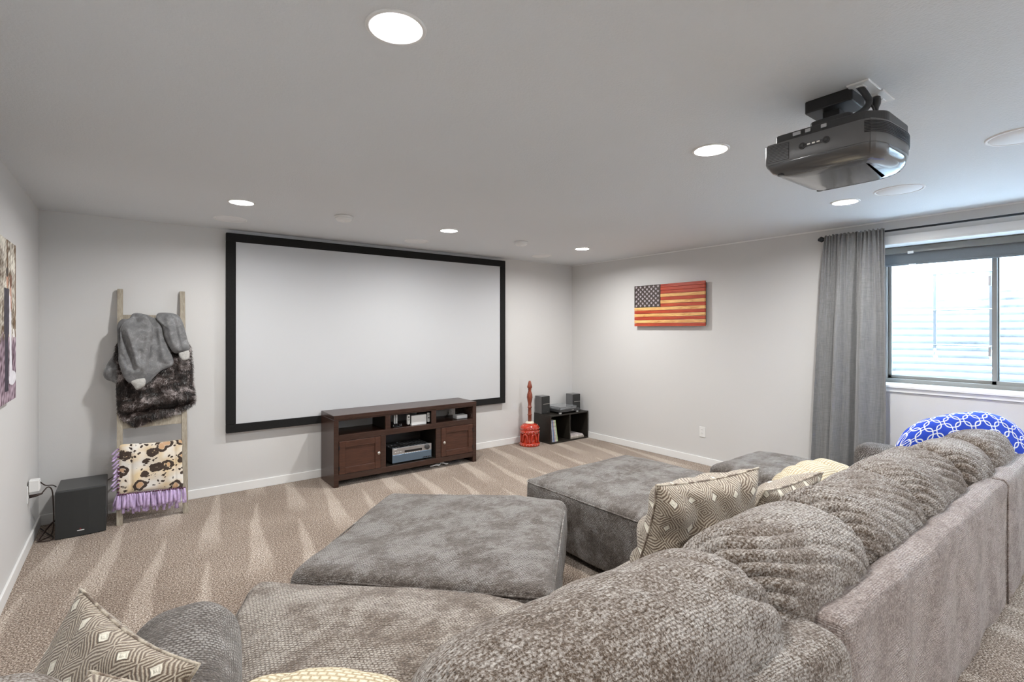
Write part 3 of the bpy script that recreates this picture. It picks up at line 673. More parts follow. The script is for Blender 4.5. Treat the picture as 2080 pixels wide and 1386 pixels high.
def loft(poly, levels):
    b_ = B(); n = len(poly); c = np.mean(np.array(poly), 0); V = []
    for z, s, sx in levels: V += [(c[0] + (p[0] - c[0]) * s + sx, c[1] + (p[1] - c[1]) * s, z) for p in poly]
    F = [(i * n + k, i * n + (k + 1) % n, (i + 1) * n + (k + 1) % n, (i + 1) * n + k) for i in range(len(levels) - 1) for k in range(n)] + [tuple(range(n)), tuple((len(levels) - 1) * n + k for k in range(n))]
    return b_.add(V, F)
obj('casing', loft(plan, [(2.155, 0.992, 0), (2.160, 1, 0), (2.228, 1, 0), (2.234, 0.985, 0)]), 'darkgrey', pr, angle=40)
obj('lower_cover', loft(plan, [(2.155, 0.985, 0), (2.150, 0.985, 0), (2.128, 0.93, 0.01), (2.116, 0.80, 0.02), (2.112, 0.6, 0.03)]), 'undergloss', pr, angle=80, label='glossy black underside cover')
obj('upper_deck', B().prism(round_poly([(PX0 + 0.07, PY1 - 0.01), (PX0 + 0.07, PY0 + 0.06), (PX0 + 0.13, PY0 + 0.01), (PX1 - 0.07, PY0 + 0.01), (PX1 - 0.03, PY1 - 0.01)], 0.02, 4), 2.232, 2.287), 'charcoal', pr, bevel=0.005)
obj('lens', B().lathe([(0.042, 0), (0.042, 0.02), (0.036, 0.022), (0.03, 0.016)], (2.27, PY1 - 0.008, 2.19), 32, axis=(0, 1, 0)), 'blackgloss', pr, smooth=True)
for k in range(11):   # louvres of the left vent
    obj('vent_slat', B().box(PX0 - 0.003, PX0 + 0.006, PY1 - 0.094, PY1 - 0.018, 2.164 + 0.0056 * k, 2.1668 + 0.0056 * k), 'darkgrey', pr)
obj('vent_recess', B().box(PX0 - 0.0006, PX0 + 0.004, PY1 - 0.096, PY1 - 0.016, 2.162, 2.226), 'black', pr)
def on_plan(t0, t1, z0, z1, off):
    P = [Vector(p) for p in plan]; idx = [i for i, p in enumerate(P) if t0(p)]
    return P
cpts = [Vector(p) for p in plan if p[1] < PY0 + 0.05 and p[0] < PX1 - 0.03]
for k in range(8):
    zz = 2.188 + 0.0052 * k; pts = [(p.x, p.y - 0.0012 if p.x > PX0 + 0.03 else p.y, zz) for p in cpts]
    c0 = np.array([2.2, 0.8]); pts = [(c0[0] + (x - c0[0]) * 1.004, c0[1] + (y - c0[1]) * 1.006, z) for x, y, z in pts]
    obj('vent_slot', B().tube(pts, 0.0016, 5), 'black', pr)
obj('control_panel', B().box(PX0 - 0.002, PX0 + 0.002, 0.752, 0.832, 2.190, 2.202), 'charcoal', pr, bevel=0.001)
for yy in (0.752, 0.832): obj('dial', B().lathe([(0.012, 0), (0.012, 0.004), (0.009, 0.005), (0.009, 0.002), (0.0, 0.003)], (PX0, yy, 2.196), 20, axis=(-1, 0, 0), caps=False), 'charcoal', pr, smooth=True)
for k in range(3): obj('button', B().box(PX0 - 0.004, PX0, 0.772 + 0.016 * k, 0.782 + 0.016 * k, 2.194, 2.199), 'chrome', pr)
for y0_, y1_, nm in ((0.865, 0.895, 'video_port'), (0.83, 0.85, 'video_port'), (0.775, 0.795, 'network_port')):
    obj(nm, B().box(PX0 + 0.064, PX0 + 0.074, y0_, y1_, 2.266, 2.280), 'steel', pr, bevel=0.002)
obj('foot', B().lathe([(0.012, 0), (0.012, -0.012)], (2.03, 0.93, 2.13), 16), 'black', pr); obj('foot', B().lathe([(0.012, 0), (0.012, -0.012)], (2.39, 0.93, 2.13), 16), 'black', pr)
pm = root('projector_mount', (2.24, 0.82, 2.44), 'black ceiling bracket holding the projector', 'bracket')
obj('ceiling_plate', B().prism(round_poly([(2.185, 0.74), (2.33, 0.74), (2.33, 0.91), (2.185, 0.91)], 0.015), 2.392, 2.44), 'black', pm, bevel=0.004)
obj('arm', B().prism([(2.235, 2.30), (2.235, 2.40), (2.29, 2.40), (2.29, 2.30)], 0.80, 0.86, 'xz'), 'black', pm, bevel=0.003)
obj('tilt_plate', B().prism(round_poly([(2.155, 0.735), (2.32, 0.735), (2.32, 0.885), (2.155, 0.885)], 0.035), 2.300, 2.342), 'charcoal', pm, bevel=0.008)
obj('adapter_plate', B().box(2.18, 2.30, 0.76, 0.86, 2.272, 2.302), 'black', pm, bevel=0.003)
def ceil_plate(name, x0, x1, y0, y1, lab, sockets):
    r = root(name, ((x0 + x1) / 2, (y0 + y1) / 2, CEIL), lab, 'wall plate')
    obj('plate', B().prism(round_poly([(x0, y0), (x1, y0), (x1, y1), (x0, y1)], 0.004, 3), CEIL - 0.008, CEIL), 'white', r, bevel=0.004)
    for sx, sy in sockets:
        obj('insert', B().box(sx - 0.018, sx + 0.018, sy - 0.014, sy + 0.014, CEIL - 0.011, CEIL - 0.006), 'white', r, bevel=0.003)
ceil_plate('cable_plate', 2.158, 2.292, 0.676, 0.750, 'white ceiling plate that the black cable sleeve comes out of', [(2.20, 0.713)])
ceil_plate('power_outlet', 2.300, 2.432, 0.672, 0.746, 'white ceiling power outlet above the projector with a dark plug in it', [(2.335, 0.709), (2.395, 0.709)])
obj('cable_sleeve', B().tube(smooth_path([(2.20, 0.72, 2.437), (2.205, 0.70, 2.40), (2.205, 0.69, 2.365), (2.17, 0.705, 2.325), (2.12, 0.76, 2.29), (2.08, 0.80, 2.268), (2.066, 0.835, 2.258)], 6), 0.0115, 12), 'hose', smooth=True, loc=(2.2, 0.72, 2.437), label='thick black braided cable sleeve curving from the ceiling plate to the projector', cat='cable')
pw = root('mains_cable', (2.335, 0.709, 2.43), 'thin grey power cord with a moulded plug running from the ceiling outlet to the projector', 'cable')
obj('plug', B().lathe([(0.013, 0), (0.015, -0.012), (0.014, -0.028), (0.008, -0.042), (0.006, -0.055)], (2.335, 0.705, 2.428), 14), 'charcoal', pw, smooth=True)
obj('cord', B().tube(smooth_path([(2.335, 0.705, 2.38), (2.33, 0.69, 2.34), (2.30, 0.67, 2.30), (2.26, 0.68, 2.272)]), 0.0035, 8), 'charcoal', pw, smooth=True)
for k, (a_, lab) in enumerate((((2.21, 0.70, 2.38), 'thin grey video lead hanging beside the cable sleeve'),)):
    obj('video_lead', B().tube(smooth_path([a_, (2.20, 0.675, 2.34), (2.19, 0.668, 2.30), (2.18, 0.68, 2.27)]), 0.004, 8), 'charcoal', smooth=True, loc=a_, label=lab, cat='cable')

# ------------------------------------------------------------------ projection screen
sx0, sx1, sz0, sz1 = 0.707, 3.880, 0.562, 2.402; bw = 0.078
ps = root('projection_screen', ((sx0 + sx1) / 2, 5.27, sz0), 'large wide projection screen with a black velvet border on the back wall', 'screen')
FY0, FY1 = 5.238, 5.285
for nm, bx in (('frame_top', (sx0, sx1, sz1 - bw, sz1)), ('frame_bottom', (sx0, sx1, sz0, sz0 + bw)), ('frame_side', (sx0, sx0 + bw, sz0 + bw, sz1 - bw)), ('frame_side', (sx1 - bw, sx1, sz0 + bw, sz1 - bw))):
    obj(nm, B().box(bx[0], bx[1], FY0, FY1, bx[2], bx[3]), 'blackfelt', ps, bevel=0.004)
obj('screen_surface', B().box(sx0 + bw - 0.01, sx1 - bw + 0.01, FY0 + 0.012, FY0 + 0.016, sz0 + bw - 0.01, sz1 - bw + 0.01), 'screen', ps)
for xx in (1.2, 3.4): obj('hanging_bracket', B().box(xx, xx + 0.08, FY1 - 0.002, YB, sz1 - 0.06, sz1 - 0.02), 'steel', ps)
# ================================================================== MEDIA CONSOLE
cx0, cx1, cy0, cy1 = 1.550, 3.168, 4.835, 5.236
mc = root('media_console', ((cx0 + cx1) / 2, (cy0 + cy1) / 2, 0), 'long dark espresso wood media console under the projection screen', 'cabinet')
obj('top', B().box(cx0, cx1, cy0, cy1, 0.648, 0.690), 'espresso', mc, bevel=0.004)
for xa, xb in ((cx0, cx0 + 0.047), (cx1 - 0.047, cx1)):
    obj('side_panel', B().box(xa, xb, cy0 + 0.003, cy1, 0.0, 0.648), 'espresso', mc, bevel=0.003)
fr = B()
for xa, xb, za, zb in ((cx0 + 0.047, cx1 - 0.047, 0.636, 0.650), (cx0 + 0.047, cx1 - 0.047, 0.440, 0.496), (cx0 + 0.047, cx1 - 0.047, 0.062, 0.117)):
    fr.box(xa, xb, cy0 + 0.004, cy0 + 0.024, za, zb)
obj('face_frame', fr, 'espresso', mc, bevel=0.002)
for xa, xb, za, zb in ((2.071, 2.126, 0.496, 0.636), (2.594, 2.651, 0.496, 0.636), (2.021, 2.075, 0.117, 0.44), (2.649, 2.709, 0.117, 0.44)):
    obj('stile', B().box(xa, xb, cy0 + 0.005, cy0 + 0.024, za, zb), 'espresso', mc, bevel=0.002)
obj('shelf', B().box(cx0 + 0.047, cx1 - 0.047, cy0 + 0.02, cy1 - 0.004, 0.470, 0.492), 'espresso', mc)
obj('bottom_panel', B().box(cx0 + 0.047, cx1 - 0.047, cy0 + 0.02, cy1 - 0.004, 0.095, 0.115), 'blackwood', mc)
for xa in (2.055, 2.655): obj('divider', B().box(xa, xa + 0.018, cy0 + 0.02, cy1 - 0.002, 0.115, 0.47), 'blackwood', mc)
for xa in (2.09, 2.615): obj('divider', B().box(xa, xa + 0.018, cy0 + 0.02, cy1 - 0.002, 0.492, 0.648), 'blackwood', mc)
obj('back_panel', B().box(cx0 + 0.02, cx1 - 0.02, cy1 - 0.010, cy1 - 0.002, 0.10, 0.49), 'blackwood', mc)
obj('back_rail', B().box(cx0 + 0.02, cx1 - 0.02, cy1 - 0.012, cy1 - 0.002, 0.625, 0.648), 'espresso', mc)
def shaker(x0, x1, z0, z1, knob_x, hinge_x):
    y = cy0; d = obj('door', B().box(x0, x0 + 0.058, y, y + 0.02, z0, z1).box(x1 - 0.058, x1, y, y + 0.02, z0, z1).box(x0 + 0.058, x1 - 0.058, y, y + 0.02, z1 - 0.062, z1).box(x0 + 0.058, x1 - 0.058, y, y + 0.02, z0, z0 + 0.062), 'espresso_door', mc, bevel=0.003)
    obj('panel', B().box(x0 + 0.05, x1 - 0.05, y + 0.010, y + 0.017, z0 + 0.055, z1 - 0.055), 'espresso_door', d)
    obj('knob', B().lathe([(0.006, 0), (0.006, 0.012), (0.015, 0.016), (0.017, 0.022), (0.014, 0.028), (0.0, 0.030)], (knob_x, y, 0.277), 20, axis=(0, -1, 0), caps=False), 'chrome', d, smooth=True)
    for hz in (z0 + 0.06, z1 - 0.06): obj('hinge', B().lathe([(0.005, -0.018), (0.005, 0.018)], (hinge_x, y - 0.003, hz), 10), 'rod', d)
shaker(1.600, 2.018, 0.120, 0.437, 1.990, 1.6005); shaker(2.712, 3.118, 0.120, 0.437, 2.738, 3.1175)
# receiver
rc = root('audio_receiver', (2.39, 5.0, 0.115), 'silver-blue audio receiver with a round volume dial in the open console bay', 'receiver')
rx0, rx1, ry0, ry1, rz0, rz1 = 2.162, 2.615, 4.880, 5.19, 0.128, 0.280
obj('body', B().box(rx0 + 0.004, rx1 - 0.004, ry0 + 0.012, ry1, rz0, rz1 - 0.004), 'charcoal', rc, bevel=0.002)
obj('front_panel', B().box(rx0, rx1, ry0, ry0 + 0.014, rz0, 0.212), 'bluemetal', rc, bevel=0.003)
obj('display_panel', B().box(rx0, rx1, ry0 + 0.001, ry0 + 0.014, 0.212, rz1), 'steel', rc, bevel=0.002)
obj('display_window', B().box(2.30, 2.50, ry0 - 0.001, ry0 + 0.002, 0.223, 0.245), 'blackgloss', rc)
obj('volume_dial', B().lathe([(0.027, 0), (0.026, 0.014), (0.022, 0.017), (0.0, 0.017)], (2.560, ry0, 0.248), 28, axis=(0, -1, 0), caps=False), 'charcoal', rc, angle=40)
for k in range(9): obj('button', B().box(2.245 + 0.027 * k, 2.259 + 0.027 * k, ry0 - 0.002, ry0 + 0.002, 0.213, 0.217), 'white', rc)
for k in range(3): obj('button', B().box(2.19 + 0.028 * k, 2.205 + 0.028 * k, ry0 - 0.002, ry0 + 0.002, 0.236, 0.240), 'white', rc)
obj('badge', B().box(2.180, 2.212, ry0 - 0.001, ry0 + 0.002, 0.264, 0.270), 'white', rc)
obj('small_marks', B().box(2.51, 2.522, ry0 - 0.001, ry0 + 0.002, 0.136, 0.146).box(2.528, 2.542, ry0 - 0.001, ry0 + 0.002, 0.136, 0.148).box(2.548, 2.562, ry0 - 0.001, ry0 + 0.002, 0.136, 0.148).box(2.568, 2.582, ry0 - 0.001, ry0 + 0.002, 0.136, 0.148).box(2.588, 2.602, ry0 - 0.001, ry0 + 0.002, 0.136, 0.148), 'black', rc)
for r_ in range(2):
    for k in range(12):
        if k in (3,): continue
        xx = rx0 + 0.02 + 0.036 * k
        obj('cooling_slot', B().box(xx, xx + 0.018, ry0 + 0.05 + 0.11 * r_, ry0 + 0.135 + 0.11 * r_, rz1 - 0.005, rz1 - 0.002), 'steel', rc)
for xx in (rx0 + 0.03, rx1 - 0.05):
    for yy in (ry0 + 0.03, ry1 - 0.04): obj('foot', B().lathe([(0.014, 0), (0.014, 0.014)], (xx, yy, 0.1145), 14), 'black', rc)
# handheld game console in its dock
hc = root('handheld_console', (2.47, 4.95, 0.492), 'white handheld game console standing in its white dock in the middle cubby', 'game console')
obj('dock', B().box(2.380, 2.558, 4.885, 4.925, 0.492, 0.598), 'white', hc, bevel=0.006)
obj('tablet', B().box(2.362, 2.575, 4.900, 4.913, 0.515, 0.610), 'black', hc, bevel=0.003)
for xa, xb in ((2.336, 2.368), (2.572, 2.602)):
    g_ = obj('grip', B().prism(round_poly([(xa, 0.508), (xb, 0.508), (xb, 0.611), (xa, 0.611)], 0.013, 4), 4.893, 4.918, 'xz'), 'white', hc, bevel=0.003)
    xm = (xa + xb) / 2
    obj('thumbstick', B().lathe([(0.007, 0), (0.006, 0.008), (0.0, 0.009)], (xm, 4.893, 0.588 if xa < 2.4 else 0.556), 14, axis=(0, -1, 0), caps=False), 'black', g_)
    for dx, dz in ((0.008, 0), (-0.008, 0), (0, 0.008), (0, -0.008)):
        obj('button', B().lathe([(0.003, 0), (0.003, 0.003)], (xm + dx, 4.893, (0.560 if xa < 2.4 else 0.590) + dz), 8, axis=(0, -1, 0)), 'black', g_)
cs = root('charging_stand', (2.235, 4.94, 0.492), 'small black charging stand with white upright controller at the left of the middle cubby', 'charger')
obj('base', B().prism(round_poly([(2.185, 4.90), (2.285, 4.90), (2.285, 4.98), (2.185, 4.98)], 0.012), 0.492, 0.504), 'black', cs, bevel=0.003)
for xx in (2.205, 2.228): obj('upright', B().box(xx, xx + 0.013, 4.93, 4.955, 0.518, 0.617), 'white', cs, bevel=0.003)
obj('socket', B().box(2.198, 2.247, 4.922, 4.962, 0.503, 0.528), 'blackgloss', cs, bevel=0.003)
for xx in (2.19, 2.262, 2.278): obj('charge_post', B().lathe([(0.004, 0), (0.003, 0.018)], (xx, 4.915, 0.504), 8), 'steel', cs)
wb = root('network_box', (3.03, 4.97, 0.492), 'small white electronic box lying in the right cubby of the console', 'box')
obj('housing', B().box(2.955, 3.098, 4.915, 5.01, 0.494, 0.538), 'white', wb, bevel=0.008)
obj('foot_strip', B().box(2.965, 3.088, 4.92, 5.0, 0.492, 0.495), 'black', wb); obj('port', B().box(3.06, 3.085, 4.9135, 4.918, 0.505, 0.52), 'offwhite', wb)
def outlet(name, side, pos, lab, cat, rocker=False):
    x, y, z = pos; r = root(name, pos, lab, cat)
    if side == 'right':
        bx = lambda a, b_, c, d, t: B().box(x - t, x, y + a, y + b_, z + c, z + d)
    elif side == 'left': bx = lambda a, b_, c, d, t: B().box(x, x + t, y + a, y + b_, z + c, z + d)
    else: bx = lambda a, b_, c, d, t: B().box(x + a, x + b_, y - t, y, z + c, z + d)
    obj('plate', bx(-0.036, 0.036, -0.058, 0.058, 0.006), 'white', r, bevel=0.003)
    if rocker: obj('rocker', bx(-0.017, 0.017, -0.033, 0.033, 0.0085), 'white', r, bevel=0.002)
    else:
        for dz in (-0.028, 0.010): 
            s_ = obj('socket', bx(-0.017, 0.017, dz, dz + 0.026, 0.008), 'white', r, bevel=0.002)
            for dy in (-0.007, 0.005): obj('slot', bx(dy, dy + 0.002, dz + 0.010, dz + 0.020, 0.0086), 'black', s_)
    return r
outlet('wall_outlet', 'right', (XR, 3.205, 0.362), 'white wall outlet on the window wall below the wooden flag', 'outlet')
outlet('wall_outlet', 'back', (3.10, YB, 0.53), 'white wall outlet seen through the right cubby of the media console', 'outlet')
obj('cable_coil', B().tube(smooth_path([(3.06, 5.285, 0.52), (3.02, 5.22, 0.508), (2.94, 5.15, 0.50), (2.90, 5.06, 0.498), (2.96, 5.0, 0.50)]), 0.003, 6), 'cord', smooth=True, loc=(3.0, 5.15, 0.495), label='thin dark cable behind the white box in the right cubby', cat='cable')
obj('cable_bundle', B().tube(smooth_path([(2.62, 4.92, 0.014), (2.67, 4.89, 0.03), (2.72, 4.90, 0.02), (2.76, 4.93, 0.04), (2.80, 4.90, 0.02), (2.84, 4.93, 0.012), (2.76, 4.96, 0.014), (2.70, 4.95, 0.016)]), 0.008, 8), 'offwhite', smooth=True, loc=(2.7, 4.92, 0), label='pale coiled cable on the carpet under the media console', cat='cable')

# ================================================================== CUBE SHELF CORNER
qx0, qx1, qy0, qy1, qh = 4.405, 5.112, 4.955, 5.283, 0.376
sh = root('cube_shelf', (4.76, 5.12, 0), 'low black-brown two-cube shelf in the far corner of the room', 'shelf')
obj('top', B().box(qx0, qx1, qy0, qy1, qh - 0.018, qh), 'blackwood', sh, bevel=0.0015)
obj('bottom', B().box(qx0, qx1, qy0, qy1, 0, 0.018), 'blackwood', sh, bevel=0.0015)
for xx in (qx0, qx1 - 0.018): obj('side_panel', B().box(xx, xx + 0.018, qy0, qy1, 0.018, qh - 0.018), 'blackwood', sh, bevel=0.0015)
obj('divider', B().box(4.755, 4.771, qy0 + 0.002, qy1, 0.018, qh - 0.018), 'blackwood', sh, bevel=0.0015)
obj('back_panel', B().box(qx0, qx1, qy1, qy1 + 0.004, 0, qh), 'blackwood', sh)
def bookshelf_speaker(x0, y0, lab):
    h = 0.235; r = root('bookshelf_speaker', (x0 + 0.07, y0 + 0.07, qh), lab, 'speaker', 'bookshelf speakers on the cube shelf')
    obj('cabinet', B().box(x0, x0 + 0.142, y0 + 0.012, y0 + 0.145, qh, qh + h), 'darkgrey', r, bevel=0.004)
    obj('front_grille', B().box(x0 + 0.002, x0 + 0.140, y0, y0 + 0.011, qh + 0.003, qh + h - 0.003), 'grille', r, bevel=0.004)
    obj('accent_strip', B().box(x0 + 0.02, x0 + 0.140, y0 - 0.002, y0 + 0.002, qh + 0.128, qh + 0.133), 'chrome', r)
    obj('badge', B().box(x0 + 0.085, x0 + 0.112, y0 - 0.0015, y0 + 0.002, qh + 0.018, qh + 0.024), 'chrome', r)
bookshelf_speaker(4.410, 5.13, 'small dark grey bookshelf speaker at the left end of the cube shelf'); bookshelf_speaker(4.905, 5.045, 'small dark grey bookshelf speaker in the corner, behind the record player')
tt = root('record_player', (4.78, 5.05, qh), 'record player with a clear dust cover on the cube shelf between the speakers', 'record player')
tx0, tx1, ty0, ty1 = 4.585, 4.895, 4.965, 5.27
tx1 = 4.90
obj('plinth', B().box(tx0, tx1 + 0.06, ty0, ty0 + 0.075, qh + 0.022, qh + 0.058).box(tx0, tx1, ty0 + 0.07, ty1, qh + 0.022, qh + 0.058), 'charcoal', tt, bevel=0.004)
obj('platter', B().lathe([(0.125, 0), (0.125, 0.010), (0.005, 0.012)], (4.74, 5.125, qh + 0.058), 40), 'steel', tt, angle=40)
obj('tonearm', B().tube([(4.875, 5.22, qh + 0.078), (4.875, 5.10, qh + 0.078), (4.845, 5.05, qh + 0.074)], 0.004, 8), 'steel', tt, smooth=True)
obj('dust_cover', B().box(tx0 + 0.004, tx1 - 0.002, ty0 + 0.004, ty1 - 0.004, qh + 0.088, qh + 0.092).box(tx0 + 0.004, tx0 + 0.008, ty0 + 0.004, ty1 - 0.004, qh + 0.059, qh + 0.09).box(tx0 + 0.004, tx1 - 0.002, ty0 + 0.004, ty0 + 0.008, qh + 0.059, qh + 0.09).box(tx1 - 0.006, tx1 - 0.002, ty0 + 0.004, ty1 - 0.004, qh + 0.059, qh + 0.09), 'acrylic', tt)
obj('badge', B().box(4.80, 4.84, ty0 - 0.001, ty0 + 0.002, qh + 0.036, qh + 0.042), 'chrome', tt)
for xx, yy in ((tx0 + 0.03, ty0 + 0.03), (tx1 + 0.03, ty0 + 0.03), (tx0 + 0.03, ty1 - 0.03), (tx1 - 0.03, ty1 - 0.03)):
    obj('foot', B().lathe([(0.018, 0), (0.020, 0.010), (0.014, 0.023)], (xx, yy, qh), 16), 'offwhite', tt, smooth=True)
rcols = [((0.62, 0.62, 0.72), 'pale lilac'), ((0.20, 0.30, 0.50), 'blue'), ((0.55, 0.42, 0.42), 'dusty pink'), ((0.60, 0.66, 0.60), 'pale green'), ((0.45, 0.55, 0.30), 'green and white')]
posn = ['leftmost', 'second from the left', 'middle one', 'fourth from the left', 'rightmost']
for k, (c, nm) in enumerate(rcols):
    key = 'record%d' % k; M[key] = plain(nm.replace(' ', '_') + '_sleeve', c, 0.5, noise=0.35, nscale=35)
    xb = 4.462 + 0.021 * k; lean = -0.030 - 0.004 * k
    b_ = B(); b_.obox((xb + lean / 2 + 0.006, 5.075, 0.018 + 0.1455), (1, 0, 0.0), (0, 1, 0), Vector((lean, 0, 0.29)).normalized(), 0.0065, 0.10, 0.145)
    obj('record_sleeve', b_, key, loc=(xb, 5.075, 0.018), label='%s record sleeve standing in the left cube, %s of five' % (nm, posn[k]), cat='record', group='records standing in the left cube')
for k, (c, nm, z0_, z1_) in enumerate((((0.40, 0.36, 0.32), 'brown and white', 0.018, 0.040), ((0.70, 0.66, 0.62), 'pale', 0.0405, 0.054), ((0.62, 0.55, 0.55), 'pinkish white', 0.0545, 0.066))):
    key = 'flatrec%d' % k; M[key] = plain(nm.replace(' ', '_') + '_flat_sleeve', c, 0.5, noise=0.25, nscale=30)
    obj('record_sleeve', B().box(4.785 + 0.004 * k, 5.045 - 0.012 * k, 4.975, 5.23, z0_, z1_), key, loc=(4.91, 5.1, z0_), bevel=0.001, label='%s record sleeve lying flat in the right cube, %s of the pile' % (nm, ('bottom', 'middle', 'top')[k]), cat='record', group='records lying in the right cube')

# tall turned post in a red carved pot
po = root('carved_post_ornament', (4.172, 5.10, 0), 'tall turned red-brown wooden post rising from a glossy red carved pot beside the cube shelf', 'ornament')
pc = (4.172, 5.10, 0)
obj('pot', B().lathe([(0.128, 0), (0.134, 0.010), (0.134, 0.035), (0.118, 0.045), (0.102, 0.055), (0.102, 0.15), (0.120, 0.163), (0.128, 0.178), (0.128, 0.20), (0.118, 0.208), (0.128, 0.218), (0.128, 0.240), (0.112, 0.262), (0.085, 0.280), (0.055, 0.288)], pc, 48), 'redlac', po, smooth=True)
for k in range(6):
    a = math.pi / 3 * k + 0.35; pts = []
    for t in np.linspace(-1, 1, 13):
        aa = a + 0.36 * t; zz = 0.05 + 0.105 * (1 - abs(t) ** 3.0); pts.append((pc[0] + 0.114 * math.cos(aa), pc[1] + 0.114 * math.sin(aa), zz))
    obj('arch', B().tube(pts, 0.014, 8), 'redlac', po, smooth=True)
dots = B()
for zz, rr, n_, ph in ((0.022, 0.135, 22, 0), (0.190, 0.129, 22, 0), (0.230, 0.129, 22, 0.14), (0.268, 0.104, 16, 0), (0.17, 0.125, 18, 0.1)):
    for k in range(n_):
        a = 2 * math.pi * k / n_ + ph; dots.lathe([(0.0035, 0), (0.0025, 0.003)], (pc[0] + rr * math.cos(a), pc[1] + rr * math.sin(a), zz), 6, axis=(math.cos(a), math.sin(a), 0))
obj('painted_dots', dots, 'cream', po)
obj('collar', B().lathe([(0.058, 0.284), (0.060, 0.296), (0.044, 0.310), (0.028, 0.314)], pc, 32), 'cream', po, smooth=True)
prof = [(0.024, 0.30), (0.024, 0.40), (0.026, 0.404), (0.032, 0.41), (0.026, 0.416), (0.023, 0.42), (0.022, 0.50), (0.030, 0.508), (0.032, 0.514), (0.024, 0.52), (0.022, 0.56), (0.030, 0.60), (0.038, 0.645), (0.034, 0.69), (0.024, 0.72), (0.018, 0.745), (0.026, 0.752), (0.018, 0.76), (0.030, 0.775), (0.034, 0.79), (0.026, 0.82), (0.018, 0.855), (0.012, 0.872)]
obj('post', B().lathe([(r, h * 0.955 + 0.008) for r, h in prof], pc, 28), 'redwood', po, smooth=True)

# ================================================================== WOODEN FLAG
fy0, fy1, fz0, fz1 = 3.142, 4.118, 1.552, 2.058; fx = XR - 0.055
fl = root('wooden_flag', (XR, (fy0 + fy1) / 2, fz0), 'wooden stars and stripes flag made of red and amber planks on the window wall', 'wall art')
sh_ = (fz1 - fz0) / 13; cy_ = fy1 - 0.40 * (fy1 - fy0)
for k in range(13):      # top stripe first; the canton takes the left part of the first seven
    z1_ = fz1 - k * sh_; yr = cy_ - 0.001 if k < 7 else fy1
    o = obj('plank', B().box(fx - (0.002 if k % 2 else 0), fx + 0.022, fy0, yr, z1_ - sh_ + 0.0012, z1_ - 0.0012), 'flagred' if (k % 2 == 0 or k == 1) else 'flagcream', fl, bevel=0.002)
obj('canton', B().box(fx - 0.001, fx + 0.022, cy_ + 0.001, fy1, fz1 - 7 * sh_ + 0.001, fz1 - 0.001), 'flagnavy', fl, bevel=0.002)
obj('backing_frame', B().box(fx + 0.022, XR, fy0 + 0.015, fy1 - 0.015, fz0 + 0.015, fz1 - 0.015), 'espresso', fl)
stb = B(); cw, chh = fy1 - cy_, 7 * sh_
for r_ in range(9):
    n_ = 6 if r_ % 2 == 0 else 5
    for k in range(n_):
        yc = fy1 - cw * ((k + 0.5) / 6 if n_ == 6 else (k + 1) / 6); zc = fz1 - chh * (r_ + 0.75) / 9.5; P_ = []
        for q in range(10):
            a = math.pi / 2 + q * math.pi / 5; rr = 0.0195 if q % 2 == 0 else 0.0078; P_.append((yc - rr * math.cos(a), zc + rr * math.sin(a)))
        stb.prism(P_, fx - 0.003, fx + 0.0, 'yz')
obj('stars', stb, 'star', fl, kind='stuff')

